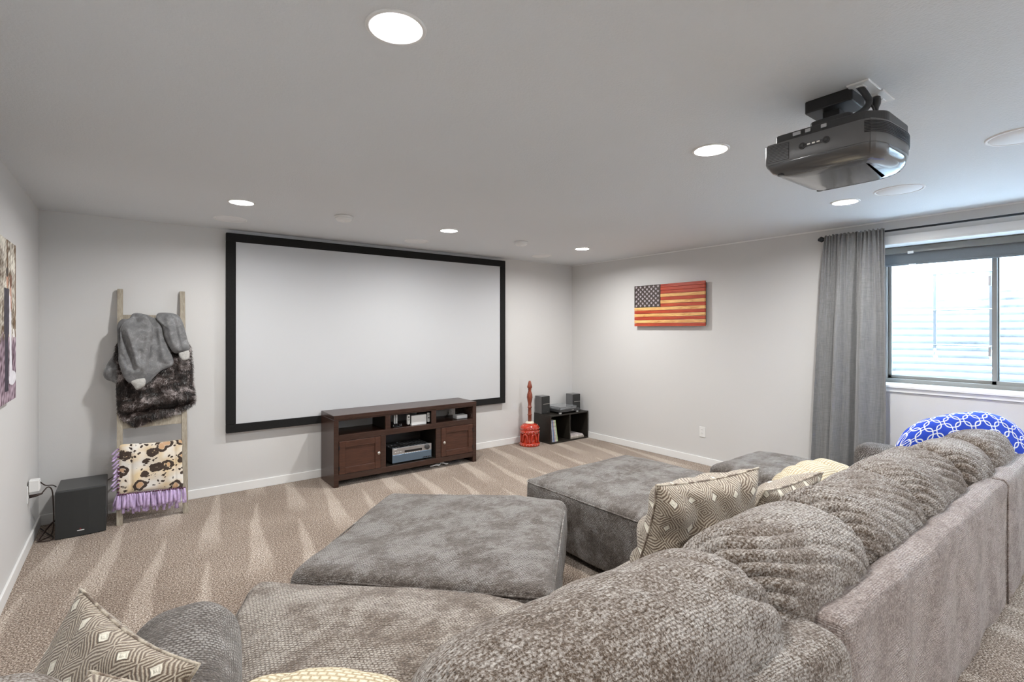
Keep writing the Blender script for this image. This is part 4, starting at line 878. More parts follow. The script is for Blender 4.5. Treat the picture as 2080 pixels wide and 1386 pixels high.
# ================================================================== PHOTO CANVAS ON THE LEFT WALL
def photo_canvas():
    y0_, y1_, z0_, z1_ = 2.75, 4.02, 1.125, 1.995; xf = XL + 0.038
    r = root('photo_canvas', (XL, (y0_ + y1_) / 2, z0_), 'large wedding photo canvas on the left wall, cut by the edge of the picture', 'picture')
    obj('stretcher', B().box(XL + 0.001, xf - 0.001, y0_, y1_, z0_, z1_), 'white', r)
    ny, nz = 330, 250; ys = np.linspace(y0_, y1_, ny); zs = np.linspace(z0_, z1_, nz); Y, Z = np.meshgrid(ys, zs, indexing='ij')
    V = np.stack([np.full(Y.shape, xf), Y, Z], -1).reshape(-1, 3); F = grid_faces(ny, nz)
    m, nt, b = new_mat('printed_canvas'); vc = N(nt, 'ShaderNodeVertexColor'); vc.layer_name = 'Col'; L(nt, vc.outputs[0], b.inputs['Base Color']); b.inputs['Roughness'].default_value = 0.6; M['print'] = m
    o = obj('print', (V, F), 'print', r, fixn=False)
    u = (Y - y0_) / (y1_ - y0_); v = (Z - z0_) / (z1_ - z0_)
    Q = np.stack([u * 1.4, v], -1).reshape(-1, 2); sc = lambda s, a, b_: make_noise(s, 16, a, b_, 2)(Q).reshape(u.shape)
    n1, n2, n3 = sc(3, 2, 7), sc(4, 10, 26), sc(6, 25, 60)
    C = np.zeros(u.shape + (3,)); t = np.clip(0.5 + 0.28 * n1 + 0.3 * n2 + 0.15 * n3, 0, 1)[..., None]
    trees = np.array([0.10, 0.055, 0.02]) * (1 - t) + np.array([0.80, 0.76, 0.66]) * t
    g = np.clip(0.35 + 0.25 * n1 + 0.3 * n2, 0, 1)[..., None]; ground = np.array([0.075, 0.035, 0.055]) * (1 - g) + np.array([0.55, 0.42, 0.50]) * g
    hor = 0.40 + 0.02 * n2; C = np.where((v > hor)[..., None], trees, ground)
    band = ((v > 0.40) & (v < 0.45) & (u > 0.93))[..., None]; C = np.where(band, np.array([0.8, 0.78, 0.74]), C)
    # trunks
    for uc, wd in ((0.985, 0.012), (0.80, 0.015), (0.55, 0.02), (0.30, 0.015)):
        C = np.where(((np.abs(u - uc - 0.01 * n1) < wd) & (v > 0.4))[..., None], np.array([0.16, 0.09, 0.04]) * (1 + 0.4 * n3[..., None]), C)
    def blob(uc, vc_, ru, rv): return ((u - uc) / ru) ** 2 + ((v - vc_) / rv) ** 2 < 1
    dress = (v < 0.66) & (v > 0.11) & (np.abs(u - (0.868 + 0.03 * (0.5 - v))) < 0.022 + 0.10 * np.clip(0.34 - v, 0, 1) ** 1.2 + 0.012 * np.clip(v - 0.5, 0, 1))
    train = blob(0.92, 0.14, 0.085, 0.045)
    C = np.where((dress | train)[..., None], np.array([0.82, 0.80, 0.84]) * (0.92 + 0.05 * n2[..., None]), C)
    C = np.where((blob(0.87, 0.71, 0.018, 0.055) | blob(0.884, 0.63, 0.012, 0.07))[..., None], np.array([0.55, 0.30, 0.22]), C)
    C = np.where(blob(0.878, 0.755, 0.022, 0.045)[..., None], np.array([0.16, 0.06, 0.03]), C)
    suit = (v > 0.07) & (v < 0.70) & (np.abs(u - 0.785) < 0.040 + 0.015 * (v > 0.42))
    C = np.where(suit[..., None], np.array([0.035, 0.028, 0.045]) * (1 + 0.3 * n2[..., None]), C)
    C = np.where(blob(0.80, 0.76, 0.022, 0.055)[..., None], np.array([0.50, 0.27, 0.18]), C); C = np.where(blob(0.795, 0.80, 0.025, 0.03)[..., None], np.array([0.05, 0.03, 0.02]), C)
    ca = o.data.color_attributes.new('Col', 'FLOAT_COLOR', 'POINT'); ca.data.foreach_set('color', np.concatenate([np.clip(C, 0, 1), np.ones(u.shape + (1,))], -1).astype(np.float32).ravel())
photo_canvas()

# ================================================================== SUBWOOFER CORNER
sbx0, sbx1, sby0, sby1, sbh = -0.424, -0.138, 4.852, 5.235, 0.345
sw = root('subwoofer', ((sbx0 + sbx1) / 2, 5.04, 0), 'black boxy subwoofer on the carpet in the left corner', 'speaker')
obj('cabinet', B().box(sbx0, sbx1, sby0 + 0.02, sby1, 0.012, sbh), 'charcoal', sw, bevel=0.006)
obj('front_grille', B().prism(round_poly([(sbx0, sby0 + 0.019), (sbx0, sby0 + 0.004), (sbx0 + 0.10, sby0 - 0.004), (sbx1 - 0.10, sby0 - 0.004), (sbx1, sby0 + 0.008), (sbx1, sby0 + 0.019)], 0.004, 3), 0.004, sbh - 0.006), 'grille', sw, bevel=0.003)
obj('emblem', B().box(-0.288, -0.280, sby0 - 0.0055, sby0 - 0.003, 0.052, 0.060), 'logo_red', sw); obj('badge', B().box(-0.302, -0.262, sby0 - 0.0055, sby0 - 0.003, 0.042, 0.048), 'white', sw)
for xx in (sbx0 + 0.04, sbx1 - 0.04):
    for yy in (sby0 + 0.06, sby1 - 0.04): obj('foot', B().lathe([(0.018, 0), (0.016, 0.013)], (xx, yy, 0), 14), 'black', sw)
outlet('wall_outlet', 'left', (XL, 4.76, 0.385), 'white wall outlet with an adapter plugged in on the left wall by the subwoofer', 'outlet')
ad = root('power_adapter', (XL, 4.78, 0.42), 'white plug-in adapter box on the left wall outlet', 'adapter')
obj('housing', B().box(XL + 0.008, XL + 0.062, 4.735, 4.800, 0.398, 0.478), 'white', ad, bevel=0.005)
obj('vent_ridges', B().box(XL + 0.061, XL + 0.064, 4.745, 4.79, 0.41, 0.465), 'offwhite', ad, bevel=0.001)
c1 = root('mains_cable', (-0.5, 4.8, 0.36), 'dark brown power cord from the wall outlet down behind the subwoofer', 'cable')
obj('plug', B().tube([(XL + 0.008, 4.76, 0.365), (XL + 0.04, 4.765, 0.366), (XL + 0.075, 4.775, 0.372)], [0.012, 0.010, 0.005], 10), 'cord', c1, smooth=True)
obj('cord', B().tube(smooth_path([(XL + 0.07, 4.775, 0.372), (-0.46, 4.84, 0.395), (-0.44, 4.87, 0.36), (-0.436, 4.90, 0.25), (-0.437, 4.93, 0.12), (-0.45, 4.95, 0.02), (-0.49, 4.90, 0.012), (-0.515, 4.87, 0.02), (-0.46, 4.96, 0.09), (-0.437, 5.0, 0.10)], 8), 0.004, 8), 'cord', c1, smooth=True)
obj('speaker_cable', B().tube(smooth_path([(XL + 0.062, 4.77, 0.455), (-0.47, 4.82, 0.415), (-0.44, 4.90, 0.39), (-0.43, 5.0, 0.352)], 8), 0.0035, 8), 'cord', smooth=True, loc=(-0.46, 4.9, 0.4), label='thin dark cable from the adapter to the top of the subwoofer', cat='cable')
obj('floor_cable', B().tube(smooth_path([(-0.437, 5.10, 0.08), (-0.47, 5.02, 0.06), (-0.51, 4.92, 0.012), (-0.50, 4.87, 0.008), (-0.45, 4.86, 0.008), (-0.44, 4.92, 0.01), (-0.49, 5.05, 0.012), (-0.53, 5.15, 0.02)], 8), 0.004, 8), 'cord', smooth=True, loc=(-0.49, 4.95, 0), label='dark cable looped on the carpet in the corner left of the subwoofer', cat='cable')
obj('speaker_wire', B().tube(smooth_path([(-0.137, 5.20, 0.30), (-0.10, 5.22, 0.315), (-0.06, 5.25, 0.30), (-0.03, 5.27, 0.12), (-0.02, 5.275, 0.01)], 6), 0.004, 8), 'cord', smooth=True, loc=(-0.08, 5.24, 0.0), label='short dark wire from the back of the subwoofer behind the blanket ladder', cat='cable')

# ================================================================== BLANKET LADDER
LA = lambda z: 4.925 + np.asarray(z) / 1.848 * 0.325
ld = root('blanket_ladder', (0.155, 5.0, 0), 'weathered grey-tan wooden blanket ladder leaning on the back wall', 'ladder')
lv = Vector((0, 0.325, 1.848)).normalized(); ln_ = Vector((0, -1.848, 0.325)).normalized()
def ladder_box(x0, x1, z0_, z1_, d0=-0.0, d1=0.038):
    b_ = B(); V = []
    for z in (z0_, z1_):
        for d in (d0, d1):
            for x in (x0, x1): V.append((x, float(LA(z)) + d, z))
    return b_.add(V, [(0, 2, 3, 1), (4, 5, 7, 6), (0, 1, 5, 4), (1, 3, 7, 5), (3, 2, 6, 7), (2, 0, 4, 6)])
for x0_ in (-0.078, 0.352): obj('rail', ladder_box(x0_, x0_ + 0.038, 0.0, 1.848), 'ladder', ld, bevel=0.002)
for z_ in (0.555, 1.01 - 0.25, 1.16, 1.60): obj('rung', ladder_box(-0.040, 0.352, z_ - 0.037, z_ + 0.035, 0.008, 0.030), 'ladder', ld, bevel=0.002)
def fold_from(lines):
    def f(q):
        d = np.zeros(len(q))
        for (x0, z0_, x1, z1_, w, a) in lines:
            p = np.array([x0, z0_]); e = np.array([x1, z1_]) - p; Lh = np.linalg.norm(e); e = e / Lh; r = q - p; t = np.clip(r @ e, 0, Lh); dist = np.linalg.norm(r - t[:, None] * e, axis=1)
            d += a * np.exp(-(dist / w) ** 2)
        return d
    return f
# fur throw
fur_out = [(-0.092, 1.319), (-0.064, 1.42), (0.095, 1.50), (0.30, 1.50), (0.405, 1.40), (0.425, 1.28), (0.435, 1.158), (0.437, 1.061), (0.447, 0.905), (0.407, 0.861), (0.326, 0.821), (0.247, 0.8), (0.171, 0.781), (0.051, 0.734), (0.0, 0.775), (-0.057, 0.823), (-0.075, 0.933), (-0.085, 1.095)]
ft = root('fur_throw', (0.17, 5.05, 0.75), 'dark brown faux fur throw hanging over the middle of the blanket ladder', 'blanket')
ffold = fold_from([(-0.03, 0.845, 0.40, 0.905, 0.026, -0.065), (-0.05, 0.90, 0.42, 0.95, 0.03, 0.022), (0.0, 1.10, 0.05, 0.90, 0.03, -0.02), (0.10, 1.05, 0.40, 1.15, 0.03, 0.02), (0.15, 1.0, 0.36, 0.98, 0.025, -0.02), (0.30, 1.3, 0.35, 1.0, 0.02, 0.015)])
g, uv = puffy(fur_out, lambda z: LA(z) - 0.004, 0.055, rings=26, nt=170, fold=ffold, seed=11, center=(0.17, 1.1))
obj('throw_body', g, 'furbase', ft, smooth=True, uv=uv)
def fur_strands(gv, n_, seed, length=0.026):
    r = np.random.RandomState(seed); V, F_ = np.array(gv[0]), gv[1]; half = len(V) // 2
    F4 = np.array([f for f in F_ if max(f) < half]); C = V[F4]; ar = np.linalg.norm(np.cross(C[:, 2] - C[:, 0], C[:, 3] - C[:, 1]), axis=1); ch = r.choice(len(F4), n_, p=ar / ar.sum())
    q = C[ch]; a, b_ = r.rand(n_, 1), r.rand(n_, 1); p = q[:, 0] * (1 - a) * (1 - b_) + q[:, 1] * a * (1 - b_) + q[:, 2] * a * b_ + q[:, 3] * (1 - a) * b_
    nn = np.cross(q[:, 2] - q[:, 0], q[:, 3] - q[:, 1]); nn /= np.maximum(np.linalg.norm(nn, axis=1, keepdims=True), 1e-9); nn *= np.sign(-nn[:, 1:2] + 1e-6)
    fl_ = make_noise(seed, 10, 2, 5); d = nn * 0.55 + np.array([0, -0.05, -0.75]) + np.stack([0.5 * fl_(p), 0 * p[:, 0], 0 * p[:, 0]], -1) + r.normal(size=(n_, 3)) * 0.22; d /= np.linalg.norm(d, axis=1, keepdims=True)
    ll = length * r.uniform(0.6, 1.2, (n_, 1)); sd = np.cross(d, nn); sd /= np.maximum(np.linalg.norm(sd, axis=1, keepdims=True), 1e-9); w_ = 0.0011
    mid = p + d * ll * 0.55 + nn * 0.003; tip = p + d * ll + np.array([0, 0, -0.15]) * ll
    VV = np.stack([p - sd * w_, p + sd * w_, mid + sd * w_ * 0.8, mid - sd * w_ * 0.8, tip], 1).reshape(-1, 3)
    FF = []
    for i in range(n_): o = 5 * i; FF += [(o, o + 1, o + 2, o + 3), (o + 3, o + 2, o + 4)]
    return VV, FF
obj('fur', fur_strands(g, 30000, 3), 'fur', ft, kind='stuff', fixn=False)
# grey plush wearable blanket with sleeves
hb = root('plush_blanket', (0.15, 5.05, 1.05), 'grey plush wearable blanket with sleeves and pale cuffs on the top ladder rung', 'blanket')
yb = lambda off: (lambda z: LA(z) - 0.03 - off)
body = [(-0.075, 1.552), (-0.047, 1.597), (-0.003, 1.602), (0.022, 1.642), (0.059, 1.649), (0.118, 1.636), (0.156, 1.614), (0.194, 1.609), (0.221, 1.563), (0.232, 1.469), (0.279, 1.317), (0.299, 1.221), (0.217, 1.178), (0.171, 1.133), (0.107, 1.068), (0.022, 1.087), (-0.061, 1.228), (-0.068, 1.327), (-0.075, 1.453)]
fb = fold_from([(0.17, 1.60, 0.19, 1.25, 0.02, -0.015), (0.20, 1.5, 0.24, 1.25, 0.02, 0.012), (-0.06, 1.5, -0.02, 1.30, 0.02, -0.012)])
g, uv = puffy(body, yb(0.035), 0.045, fold=fb, seed=4, center=(0.11, 1.36)); obj('body', g, 'plush', hb, smooth=True, uv=uv)
g, uv = puffy([(0.18, 1.62), (0.205, 1.655), (0.32, 1.645), (0.365, 1.58), (0.36, 1.52), (0.25, 1.50), (0.19, 1.55)], yb(0.02), 0.05, seed=5, rings=12, nt=80); obj('shoulder', g, 'plush', hb, smooth=True, uv=uv)
s1 = [(-0.054, 1.534), (0.0, 1.606), (0.058, 1.646), (0.114, 1.622), (0.164, 1.507), (0.136, 1.359), (0.106, 1.129), (0.014, 1.089), (-0.032, 1.137), (-0.062, 1.247), (-0.064, 1.346), (-0.056, 1.45)]
f1 = fold_from([(-0.045, 1.49, 0.03, 1.20, 0.016, -0.030), (-0.01, 1.50, 0.06, 1.23, 0.02, 0.018), (-0.06, 1.33, 0.0, 1.22, 0.014, -0.012), (0.06, 1.20, 0.07, 1.34, 0.015, -0.012), (0.12, 1.45, 0.10, 1.2, 0.02, 0.012), (0.03, 1.64, 0.05, 1.58, 0.010, -0.015)])
g, uv = puffy(s1, yb(0.075), 0.055, fold=f1, seed=6, center=(0.045, 1.36)); sl = obj('sleeve', g, 'plush', hb, smooth=True, uv=uv)
g, uv = puffy([(0.014, 1.105), (0.095, 1.125), (0.101, 1.065), (0.051, 1.035), (0.032, 1.06)], yb(0.082), 0.03, seed=8, rings=10, nt=60); obj('cuff', g, 'cuff', sl, smooth=True, uv=uv, label='pale ribbed cuff')
s2 = [(0.178, 1.61), (0.216, 1.647), (0.294, 1.639), (0.345, 1.611), (0.372, 1.545), (0.392, 1.449), (0.408, 1.341), (0.325, 1.314), (0.285, 1.336), (0.239, 1.441), (0.218, 1.544)]
f2 = fold_from([(0.30, 1.60, 0.34, 1.36, 0.016, -0.018), (0.25, 1.60, 0.29, 1.40, 0.018, 0.012), (0.36, 1.56, 0.38, 1.4, 0.014, -0.01)])
g, uv = puffy(s2, yb(0.055), 0.055, fold=f2, seed=9, center=(0.31, 1.47)); sl = obj('sleeve', g, 'plush', hb, smooth=True, uv=uv)
g, uv = puffy([(0.333, 1.316), (0.400, 1.340), (0.405, 1.271), (0.357, 1.256)], yb(0.065), 0.03, seed=8, rings=10, nt=60); obj('cuff', g, 'cuff', sl, smooth=True, uv=uv, label='pale ribbed cuff')
g, uv = puffy([(-0.06, 1.36), (-0.115, 1.285), (-0.150, 1.215), (-0.165, 1.161), (-0.148, 1.120), (-0.114, 1.100), (-0.06, 1.09)], lambda z: LA(z) + 0.02, 0.06, seed=10, rings=14, nt=90, center=(-0.09, 1.19)); obj('hood', g, 'plush', hb, smooth=True, uv=uv)
# leopard fleece with lilac fringe
lb = root('leopard_blanket', (0.15, 4.98, 0.1), 'leopard print fleece blanket with lilac fringe on the bottom rung of the ladder', 'blanket')
leo = [(-0.056, 0.600), (0.003, 0.605), (0.107, 0.595), (0.248, 0.589), (0.345, 0.588), (0.352, 0.50), (0.352, 0.40), (0.352, 0.215), (0.292, 0.214), (0.126, 0.228), (0.017, 0.229), (-0.065, 0.238), (-0.066, 0.432), (-0.060, 0.541)]
fl_ = fold_from([(0.012, 0.60, 0.014, 0.22, 0.006, -0.012), (0.30, 0.58, 0.305, 0.21, 0.006, -0.010), (0.05, 0.6, 0.05, 0.2, 0.03, 0.006)])
g, uv = puffy(leo, lambda z: LA(z) - 0.004, 0.028, fold=fl_, seed=12, center=(0.145, 0.41), rings=30, nt=200); obj('fleece', g, 'leopard', lb, smooth=True, uv=uv)
rnd = random.Random(9)
def strip(x, z, ln, wd, lean, y, mat='lilac'):
    n_ = 7; V = []; ph = rnd.uniform(0, 6)
    for i in range(n_):
        t = i / (n_ - 1); w_ = wd * (0.5 + 0.6 * math.sin(min(1, t * 1.6) * math.pi / 2)) / 2; xx = x + lean * t; zz = z - ln * t; yy = y - 0.008 * math.sin(t * 3 + ph) - 0.006 * t
        V += [(xx - w_, yy + 0.003 * math.sin(ph), zz), (xx, yy - 0.005, zz), (xx + w_, yy - 0.003 * math.sin(ph), zz)]
    F_ = []
    for i in range(n_ - 1):
        for j in (0, 1): a = i * 3 + j; F_.append((a, a + 1, a + 4, a + 3))
    return obj('fringe_strip', (V, F_), mat, lb, smooth=True, solid=0.0025, fixn=False)
for k in range(30):
    t = k / 29; x = -0.068 + 0.43 * t; strip(x, 0.238 - 0.026 * t, rnd.uniform(0.10, 0.125), rnd.uniform(0.016, 0.024), rnd.uniform(-0.012, 0.014), 4.928 + rnd.uniform(-0.006, 0.004))
for k in range(22):
    t = k / 21; x = -0.04 + 0.36 * t; strip(x, 0.215 - 0.02 * t, rnd.uniform(0.11, 0.15), rnd.uniform(0.014, 0.022), rnd.uniform(-0.015, 0.015), 4.962 + rnd.uniform(-0.006, 0.006))
for k in range(14):
    t = k / 13; z = 0.585 - 0.38 * t; strip(-0.066 + 0.004 * t, z, rnd.uniform(0.03, 0.055) + (0.06 if t > 0.8 else 0), 0.016, -rnd.uniform(0.025, 0.05), 4.99 - 0.03 * t)
kn = B()
for k in range(30):
    t = k / 29; kn.lathe([(0.002, -0.007), (0.007, -0.003), (0.007, 0.003), (0.002, 0.007)], (-0.066 + 0.43 * t, 4.926, 0.238 - 0.026 * t), 8)
for k in range(12): kn.lathe([(0.002, -0.007), (0.007, -0.003), (0.007, 0.003), (0.002, 0.007)], (-0.067, 4.985 - 0.03 * k / 11, 0.58 - 0.33 * k / 11), 8)
obj('fringe_knots', kn, 'plum', lb, kind='stuff', smooth=True)

# ================================================================== CURTAIN
ck = root('curtain', (5.03, 1.75, 0), 'grey linen curtain hanging at the left side of the window', 'curtain')
nz_, ns_ = 130, 260; zz = np.linspace(2.362, 0.02, nz_); ss = np.linspace(0, 1, ns_); Zg, Sg = np.meshgrid(zz, ss, indexing='ij')
dn = np.clip((2.362 - Zg) / 2.34, 0, 1); left = 1.915 + 0.055 * dn ** 0.6 + 0.075 * dn; right = np.full(Zg.shape, 1.456) - 0.006 * dn
Yg = left + (right - left) * Sg
nzf = make_noise(21, 10, 0.5, 1.5, 2); wq = nzf(np.stack([Sg * 2, Zg * 0.4], -1).reshape(-1, 2)).reshape(Sg.shape)
big = 0.040 * np.cos(2 * np.pi * (Sg * 2.6 + 0.18 + 0.03 * wq)) ** 1 + 0.012 * np.cos(2 * np.pi * (Sg * 5.3 + 0.4))
big = big - 0.045 * np.exp(-((Sg - 0.235 - 0.02 * wq) / 0.035) ** 2) - 0.05 * np.exp(-((Sg - 0.545 - 0.02 * wq) / 0.03) ** 2)
tiny = 0.012 * np.sin(2 * np.pi * (Sg * 15 + 0.5 * wq)) + 0.006 * np.sin(2 * np.pi * (Sg * 23 + wq))
kk = np.clip(dn * 3.2, 0, 1) ** 0.8; Xg = 5.022 - (big * kk + tiny * (1 - 0.88 * kk))
pk = np.exp(-((Zg - 2.338) / 0.012) ** 2); Xg = Xg - 0.006 * pk + 0.002
Zg2 = Zg + np.where(Zg > 2.355, 0.006 * np.sin(2 * np.pi * Sg * 15), 0)
Yg = Yg + 0.006 * wq * dn
obj('fabric', (np.stack([np.minimum(Xg, 5.118), Yg, Zg2], -1).reshape(-1, 3), grid_faces(nz_, ns_)), 'linen', ck, smooth=True, solid=0.003, fixn=False)
rd = root('curtain_rod', (5.05, 0.8, 2.337), 'thin dark metal curtain rod above the window with a faceted end knob', 'curtain rod')
obj('pole', B().tube([(5.045, 1.93, 2.338), (5.045, -0.40, 2.338)], 0.0085, 14), 'rod', rd, smooth=True)
obj('finial', B().lathe([(0.008, -0.012), (0.012, 0.0), (0.026, 0.022), (0.026, 0.03), (0.012, 0.052), (0.004, 0.056)], (5.045, 1.925, 2.338), 6, axis=(0, 1, 0)), 'rod', rd)
for yy in (1.895, 0.0): obj('wall_bracket', B().box(5.036, XR, yy - 0.006, yy + 0.006, 2.322, 2.331).box(XR - 0.005, XR, yy - 0.012, yy + 0.012, 2.29, 2.36), 'rod', rd, bevel=0.002)
# ================================================================== SEATING
def softpoly(outline, z0, z1, r, crown=0.03, seed=1, lump=0.006, nt=260, wr=None):
    P = np.array(smooth_closed(outline, nt)); c = P.mean(0); n = len(P)
    T = np.roll(P, -1, 0) - np.roll(P, 1, 0); No = np.stack([T[:, 1], -T[:, 0]], -1); No /= np.linalg.norm(No, axis=1, keepdims=True)
    if ((P - c) * No).sum() < 0: No = -No
    n1 = make_noise(seed, 12, 0.8, 2.4); n2 = make_noise(seed + 7, 16, 4, 9); V = []; UV = []; per = np.concatenate([[0], np.cumsum(np.linalg.norm(np.diff(P, axis=0), axis=1))])
    rows = [(P, np.full(n, z), No, np.zeros(n)) for z in np.linspace(z0, z1 - r, 10)]
    for a in np.linspace(0.15, 1.45, 8): rows.append((P - No * r * (1 - math.cos(a)), np.full(n, z1 - r + r * math.sin(a)), No * math.cos(a), np.full(n, math.sin(a))))
    Q = P - No * r
    for s in np.linspace(0, 1, 46)[:-1]:
        q = Q + (c - Q) * s; rows.append((q, z1 + crown * (1 - (1 - s) ** 3) + 0 * s, No * 0, np.ones(n)))
    k = 0
    for q, z, nn, up in rows:
        pt = np.stack([q[:, 0], q[:, 1], z * np.ones(n)], -1); N3 = np.stack([nn[:, 0], nn[:, 1], up], -1)
        pt = pt + N3 * (lump * n1(pt) + 0.25 * lump * n2(pt))[:, None]
        if wr is not None: pt = wr(pt, N3)
        V.append(pt)
        UV.append(np.stack([per, pt[:, 2]], -1) if k < 14 else np.stack([q[:, 0] * 0.766 - q[:, 1] * 0.643, q[:, 0] * 0.643 + q[:, 1] * 0.766], -1)); k += 1
    m_ = len(rows); V = np.concatenate(V); UV = np.concatenate(UV)
    V = np.vstack([V, [[c[0], c[1], z1 + crown]]]); UV = np.vstack([UV, UV[-1:]])
    F = [(i * n + k, i * n + (k + 1) % n, (i + 1) * n + (k + 1) % n, (i + 1) * n + k) for i in range(m_ - 1) for k in range(n)]
    F += [((m_ - 1) * n + k, (m_ - 1) * n + (k + 1) % n, m_ * n) for k in range(n)]
    return (V, F), UV
def sb(name, par, mat, x0, x1, y0, y1, z0, z1, r=0.04, crown=0.0, seed=1, lump=0.004, rot=0.0, res=0.025, wr=None, side=0.0, **k):
    g, uv = softbox(((x0 + x1) / 2, (y0 + y1) / 2, (z0 + z1) / 2), ((x1 - x0) / 2, (y1 - y0) / 2, (z1 - z0) / 2), r, res, rot, crown_fn(crown, seed, lump, wr, side))
    return obj(name, g, mat, par, smooth=True, uv=uv, fixn=False, **k)
def creases(lines, n_top=True):
    def wr(V, Nn, h):
        V = V.copy(); up = (V[:, 2] > h[2] * 0.5)
        for x0, y0, x1, y1, w_, a in lines:
            p = np.array([x0, y0]); e = np.array([x1, y1]) - p; Lh = np.linalg.norm(e); e = e / Lh; r = V[:, :2] - p; t = np.clip(r @ e, 0, Lh); d = np.linalg.norm(r - t[:, None] * e, axis=1)
            V[:, 2] += a * np.exp(-(d / w_) ** 2) * up
        return V
    return wr
# --- armless three-cushion section
sB = root('sofa_section', (2.55, 1.05, 0), 'armless grey-brown sofa section with three back cushions and a long outer back', 'sofa', 'pieces of the sectional sofa')
sb('base', sB, 'sofa_seat', 1.33, 3.64, 0.62, 1.50, 0.03, 0.30, 0.03, seed=3)
for k, (xa, xb) in enumerate(((1.325, 1.965), (1.97, 2.72), (2.725, 3.65))):
    sb('seat_cushion', sB, 'sofa_seat', xa, xb, 0.62, 1.545, 0.27, 0.455, 0.055, 0.035, seed=11 + k, lump=0.006, side=0.012)
def pile_folds(V, Nn, h):
    V = V.copy(); back = np.clip(-Nn[:, 1], 0, 1); n1 = make_noise(77, 16, 2, 7); Q = V * np.array([1, 0.3, 0.35]); V[:, 1] += back * 0.006 * n1(Q); return V
sb('back_frame', sB, 'frame_back', 1.562, 3.760, 0.538, 0.655, 0.03, 0.705, 0.042, seed=5, lump=0.003, wr=pile_folds)
obj('piping', B().tube([(3.762, 0.60, 0.70), (3.762, 0.552, 0.70), (3.762, 0.538, 0.68), (3.762, 0.538, 0.35), (3.762, 0.538, 0.04)], 0.005, 8), 'frame_back', sB, smooth=True)
cushion_obj('back_cushion', sB, 'sofa', c=(1.765, 0.840, 0.632), h=(0.365, 0.21, 0.235), seed=2, nf=19, shear=-0.55, amp=0.010, tilt=0.06)
cushion_obj('back_cushion', sB, 'sofa', c=(2.43, 0.840, 0.632), h=(0.36, 0.21, 0.24), seed=5, nf=21, shear=-0.6, amp=0.010, tilt=0.06)
cushion_obj('back_cushion', sB, 'sofa', c=(3.115, 0.840, 0.637), h=(0.385, 0.21, 0.24), seed=9, nf=21, shear=-0.6, amp=0.010, tilt=0.05)
# --- corner section with rounded front and one arm
sA = root('corner_sofa_section', (0.7, 1.3, 0), 'angled corner section of the grey-brown sofa, nearest the camera, with one rounded arm', 'sofa', 'pieces of the sectional sofa')
front = [(0.44, 2.335), (0.62, 2.20), (1.03, 1.83), (1.19, 1.62), (1.265, 1.40), (1.295, 1.15), (1.30, 0.66), (0.95, 0.62), (0.5, 0.66), (0.10, 0.95), (0.10, 1.45), (0.27, 1.95), (0.34, 2.18)]
g, uv = softpoly([(x * 0.985 + 0.01, y * 0.985 + 0.015) for x, y in front], 0.03, 0.29, 0.02, 0.0, seed=3); obj('base', g, 'sofa_seat', sA, smooth=True, uv=uv, fixn=False)
g, uv = softpoly(front, 0.26, 0.455, 0.05, 0.045, seed=8, lump=0.008); obj('seat_cushion', g, 'sofa_seat', sA, smooth=True, uv=uv, fixn=False)
g, uv = softbox((0.075, 1.505, 0.335), (0.155, 0.50, 0.305), 0.125, 0.02, -0.16, crown_fn(0.0, 4, 0.006)); obj('arm', g, 'arm', sA, smooth=True, uv=uv, fixn=False)
parts = []
for (c_, h_, rot_) in (((1.06, 0.665, 0.37), (0.50, 0.09, 0.335), -0.14), ((0.16, 0.86, 0.36), (0.48, 0.08, 0.32), -0.30), ((-0.36, 1.22, 0.37), (0.08, 0.38, 0.335), 0.0)):
    parts.append(softbox(c_, h_, 0.06, 0.025, rot_, crown_fn(0.0, 6, 0.004)))
V = []; F = []; UV = []
for (v_, f_), u_ in parts: o_ = len(V); V += list(v_); F += [tuple(i + o_ for i in f) for f in f_]; UV += list(u_)
obj('back_frame', (np.array(V), F), 'sofa', sA, smooth=True, uv=np.array(UV), fixn=False)
cushion_obj('back_cushion', sA, 'sofa', roll=0.06, c=(0.955, 0.840, 0.632), h=(0.515, 0.22, 0.228), seed=14, nf=12, shear=-0.5, amp=0.009, tilt=0.04, yaw=-0.09, puff=0.010, nu=200, nv=170, mask=lambda U, Vv: np.clip((U - 0.2) * 2.2, 0.12, 1.2))
cushion_obj('back_cushion', sA, 'sofa', c=(-0.25, 1.11, 0.64), h=(0.34, 0.17, 0.21), seed=19, nf=5, shear=0.3, amp=0.006, yaw=1.45)
# --- chaise section with the right arm
sC = root('chaise_section', (4.15, 1.4, 0), 'chaise end of the sectional sofa under the window, with a low arm by the curtain', 'sofa', 'pieces of the sectional sofa')
sb('base', sC, 'sofa_seat', 3.67, 4.42, 0.62, 2.19, 0.03, 0.30, 0.03, seed=4)
sb('seat_cushion', sC, 'ottoman', 3.66, 4.43, 0.62, 2.235, 0.27, 0.445, 0.05, 0.035, seed=16, lump=0.007, side=0.01)
sb('arm', sC, 'arm', 4.435, 4.67, 0.56, 1.51, 0.03, 0.635, 0.085, 0.0, seed=7, lump=0.004)
sb('back_frame', sC, 'frame_back', 3.767, 4.68, 0.538, 0.655, 0.03, 0.705, 0.042, seed=6, lump=0.003, wr=pile_folds)
cushion_obj('back_cushion', sC, 'sofa', c=(3.82, 0.82, 0.635), h=(0.27, 0.19, 0.215), seed=23, nf=18, shear=-0.8, amp=0.011, tilt=0.06, roll=-0.05)
cushion_obj('back_cushion', sC, 'sofa', c=(4.34, 0.78, 0.655), h=(0.29, 0.17, 0.215), seed=27, nf=18, shear=-0.6, amp=0.010, tilt=0.06)
